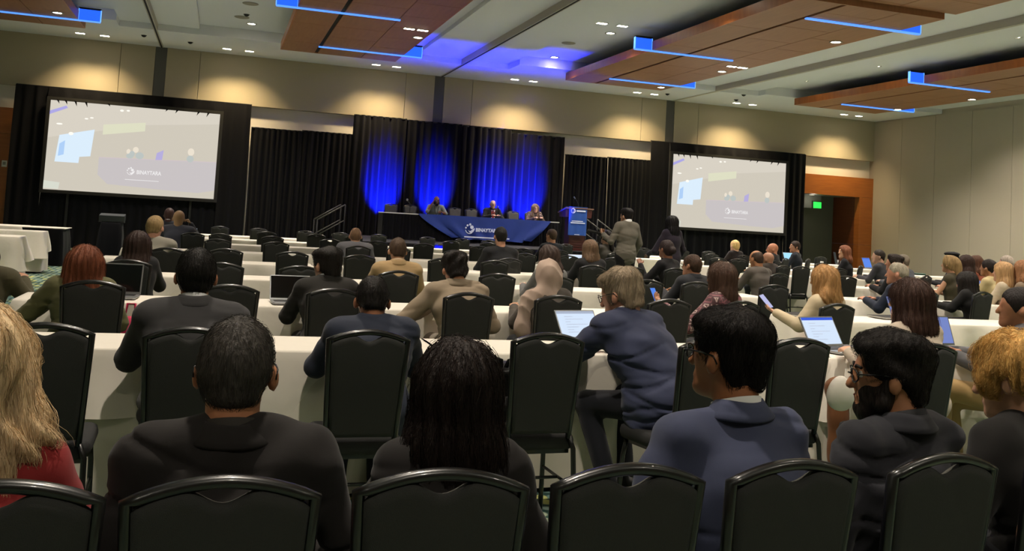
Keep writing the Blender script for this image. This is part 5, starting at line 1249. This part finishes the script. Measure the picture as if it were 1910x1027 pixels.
# black leather bag on the seat beside the empty front chair
bc = EMPTY[1025]; bx_, by_ = bc.location.x, bc.location.y
t = thing('leather_bag', 'black leather bag with buckles and straps on an empty chair seat', 'bag', (bx_ - .12, by_ + .06, .462)); m_lea = mat('black leather', '121212', .35, bump=(60, .3))
S = SDF(); S.cone((-.12, 0, .09), (.12, 0, .09), .085, .085, .085, .085, k=.03); S.cone((-.13, 0, .22), (.13, 0, .22), .06, .06, .075, .075, u=(0, 1, 0), k=.05)
V, Q = nets(*S.field(.012, wob(4, 6, 25, 50, .006))); V[:, 2] = np.maximum(V[:, 2], 0); mk('bag_body', np_mesh('bag_body', V, Q), m_lea, t)
MB().rbox((0, -.015, .275), (.3, .17, .03), .03, 3, 0, .15).build('flap', m_lea, t, True)
for sx in (-1, 1): MB().tube([(sx * .1, -.05, .27), (sx * .1, -.07, .31), (sx * .06, -.07, .335), (sx * .02, -.06, .32), (sx * .01, -.04, .28)], .012, 6, flat=.4).build('strap', m_lea, t, True)
for sx in (-1, 1): MB().tube([(sx * .07 + .02 * math.cos(a), -.095, .16 + .025 * math.sin(a)) for a in np.linspace(0, 6.283, 11)], .004, 5).build('buckle', m_metal, t, True)
# pink bag beside the red-haired woman
p = at_z(240, 600, .62); t = thing('pink_bag', 'bright pink cloth bag beside the red-haired woman', 'bag', (float(p[0]), float(p[1]) + .05, .0))
S = SDF(); S.cone((0, 0, .62), (.02, 0, .36), .045, .085, .04, .06, k=.04); S.cone((0, 0, .3), (.03, 0, .1), .085, .09, .06, .07, k=.05)
V, Q = nets(*S.field(.012, wob(9, 6, 20, 45, .008))); V[:, 2] = np.maximum(V[:, 2], .002); mk('bag_body', np_mesh('bag_body', V, Q), mat('pink cloth', 'c2214f', .7), t)
MB().tube([(-.03, 0, .6), (-.02, .0, .74), (.03, 0, .74), (.03, 0, .6)], .008, 6).build('handle', mat('pink cloth'), t, True)
# grey carrier beside the blonde woman
p = at_z(134, 800, .2); t = thing('grey_carrier', 'grey carrier bag with a black clip on the carpet under the front table', 'bag', (float(p[0]) - .05, float(p[1]), 0))
MB().rbox((0, 0, .2), (.18, .1, .38), .02, 3).build('bag_body', mat('grey nylon', '77766f', .6), t); MB().tube([(.095, -.03, .12), (.115, -.03, .14), (.115, -.03, .2), (.095, -.03, .22)], .005, 6).build('clip', m_black, t)
# round white pouch and yellow cloth by the beige-sweater woman
bs = hand_world('beige sweater with smooth'); p = at_y(1560, 738, 4.0)
t = thing('white_pouch', 'round white pouch lying against the brown trousers', 'bag', (float(p[0]) + .06, 4.05, 0))
S = SDF(); S.ell((0, 0, float(p[2])), (.085, .04, .09), k=.02); V, Q = nets(*S.field(.01, wob(3, 5, 20, 40, .004))); mk('pouch_body', np_mesh('pouch_body', V, Q), mat('white leather', 'c9c3b8', .6), t)
MB().tube([(.05, .03, float(p[2]) + .06), (.07, .05, float(p[2]) + .12)], .005, 6).build('tab', mat('white leather'), t)

# beret for the person at the folding wall
for t, X, topw, hc in PEOPLE:
    if 'beret' in t['label'] and 'wearing' in t['label']:
        S = SDF(); S.ell(hc + np.array((-.01, -.0, .09)), (.13, .13, .035), k=.03); S.ell(hc + np.array((0, 0, .07)), (.09, .105, .03), k=.02)
        V, Q = nets(*S.field(.012)); mk('beret', np_mesh('beret', V, Q), mat('black felt', '141416', .9), t)
# microphone stand in the aisle and the microphone of the bald speaker
t0, X0, Y0, *_ = _m
a = R(12); lx_, ly_ = -.22, .42
mx_, my_ = X0 + lx_ * math.cos(a) - ly_ * math.sin(a), Y0 + lx_ * math.sin(a) + ly_ * math.cos(a)
t = thing('microphone_stand', 'black microphone stand in the aisle before the standing man', 'microphone stand', (mx_, my_, 0))
MB().lathe([(.14, 0), (.14, .02), (.03, .035)], n=20).build('base', m_black, t); MB().tube([(0, 0, .03), (0, 0, 1.3)], .011, 8).build('pole', m_black, t)
MB().tube([(0, 0, 1.3), (-.1, -.05, 1.42)], .009, 6).build('boom', m_black, t); MB().tube([(.02, -.02, 1.33), (-.2, .0, 1.36)], [.013, .03], 10).build('microphone_head', m_black, t, True)
sp_ = [t for t, *_r in PEOPLE if 'bald bearded speaker' in t['label']][0]
t = thing('handheld_microphone', 'black handheld microphone at the mouth of the bald speaker', 'microphone', (sp_.location.x - .06, sp_.location.y - .30, SZ + .96))
MB().tube([(0, 0, 0), (.02, .05, .12)], .014, 8).build('handle', m_black, t, True); MB().lathe([(.01, -.03), (.027, -.01), (.028, .01), (.016, .03)], (.024, .06, .14), 10).build('grille', m_metal, t, True)

# ------------------------------------------------------------------ say which empty chair is which
_rows = sorted(ROWY.items(), key=lambda q: q[1])
for rk, ry in _rows:
    mem = [c for c in CHAIRS if abs(c[1] - ry) < .9 and min(abs(c[1] - r2) for _, r2 in _rows) == abs(c[1] - ry) and c[0] > -2 and c[2].location.z < .1]
    for blk, nm in ((lambda x: x < 7.6, 'left'), (lambda x: x >= 7.6, 'right')):
        for i, c in enumerate(sorted([c for c in mem if blk(c[0])], key=lambda q: q[0])):
            if c[3]: c[2]['label'] = f'empty black chair, {ORD[min(i, 11)]} from the {nm} aisle, {RORD[rk]} row from the stage'
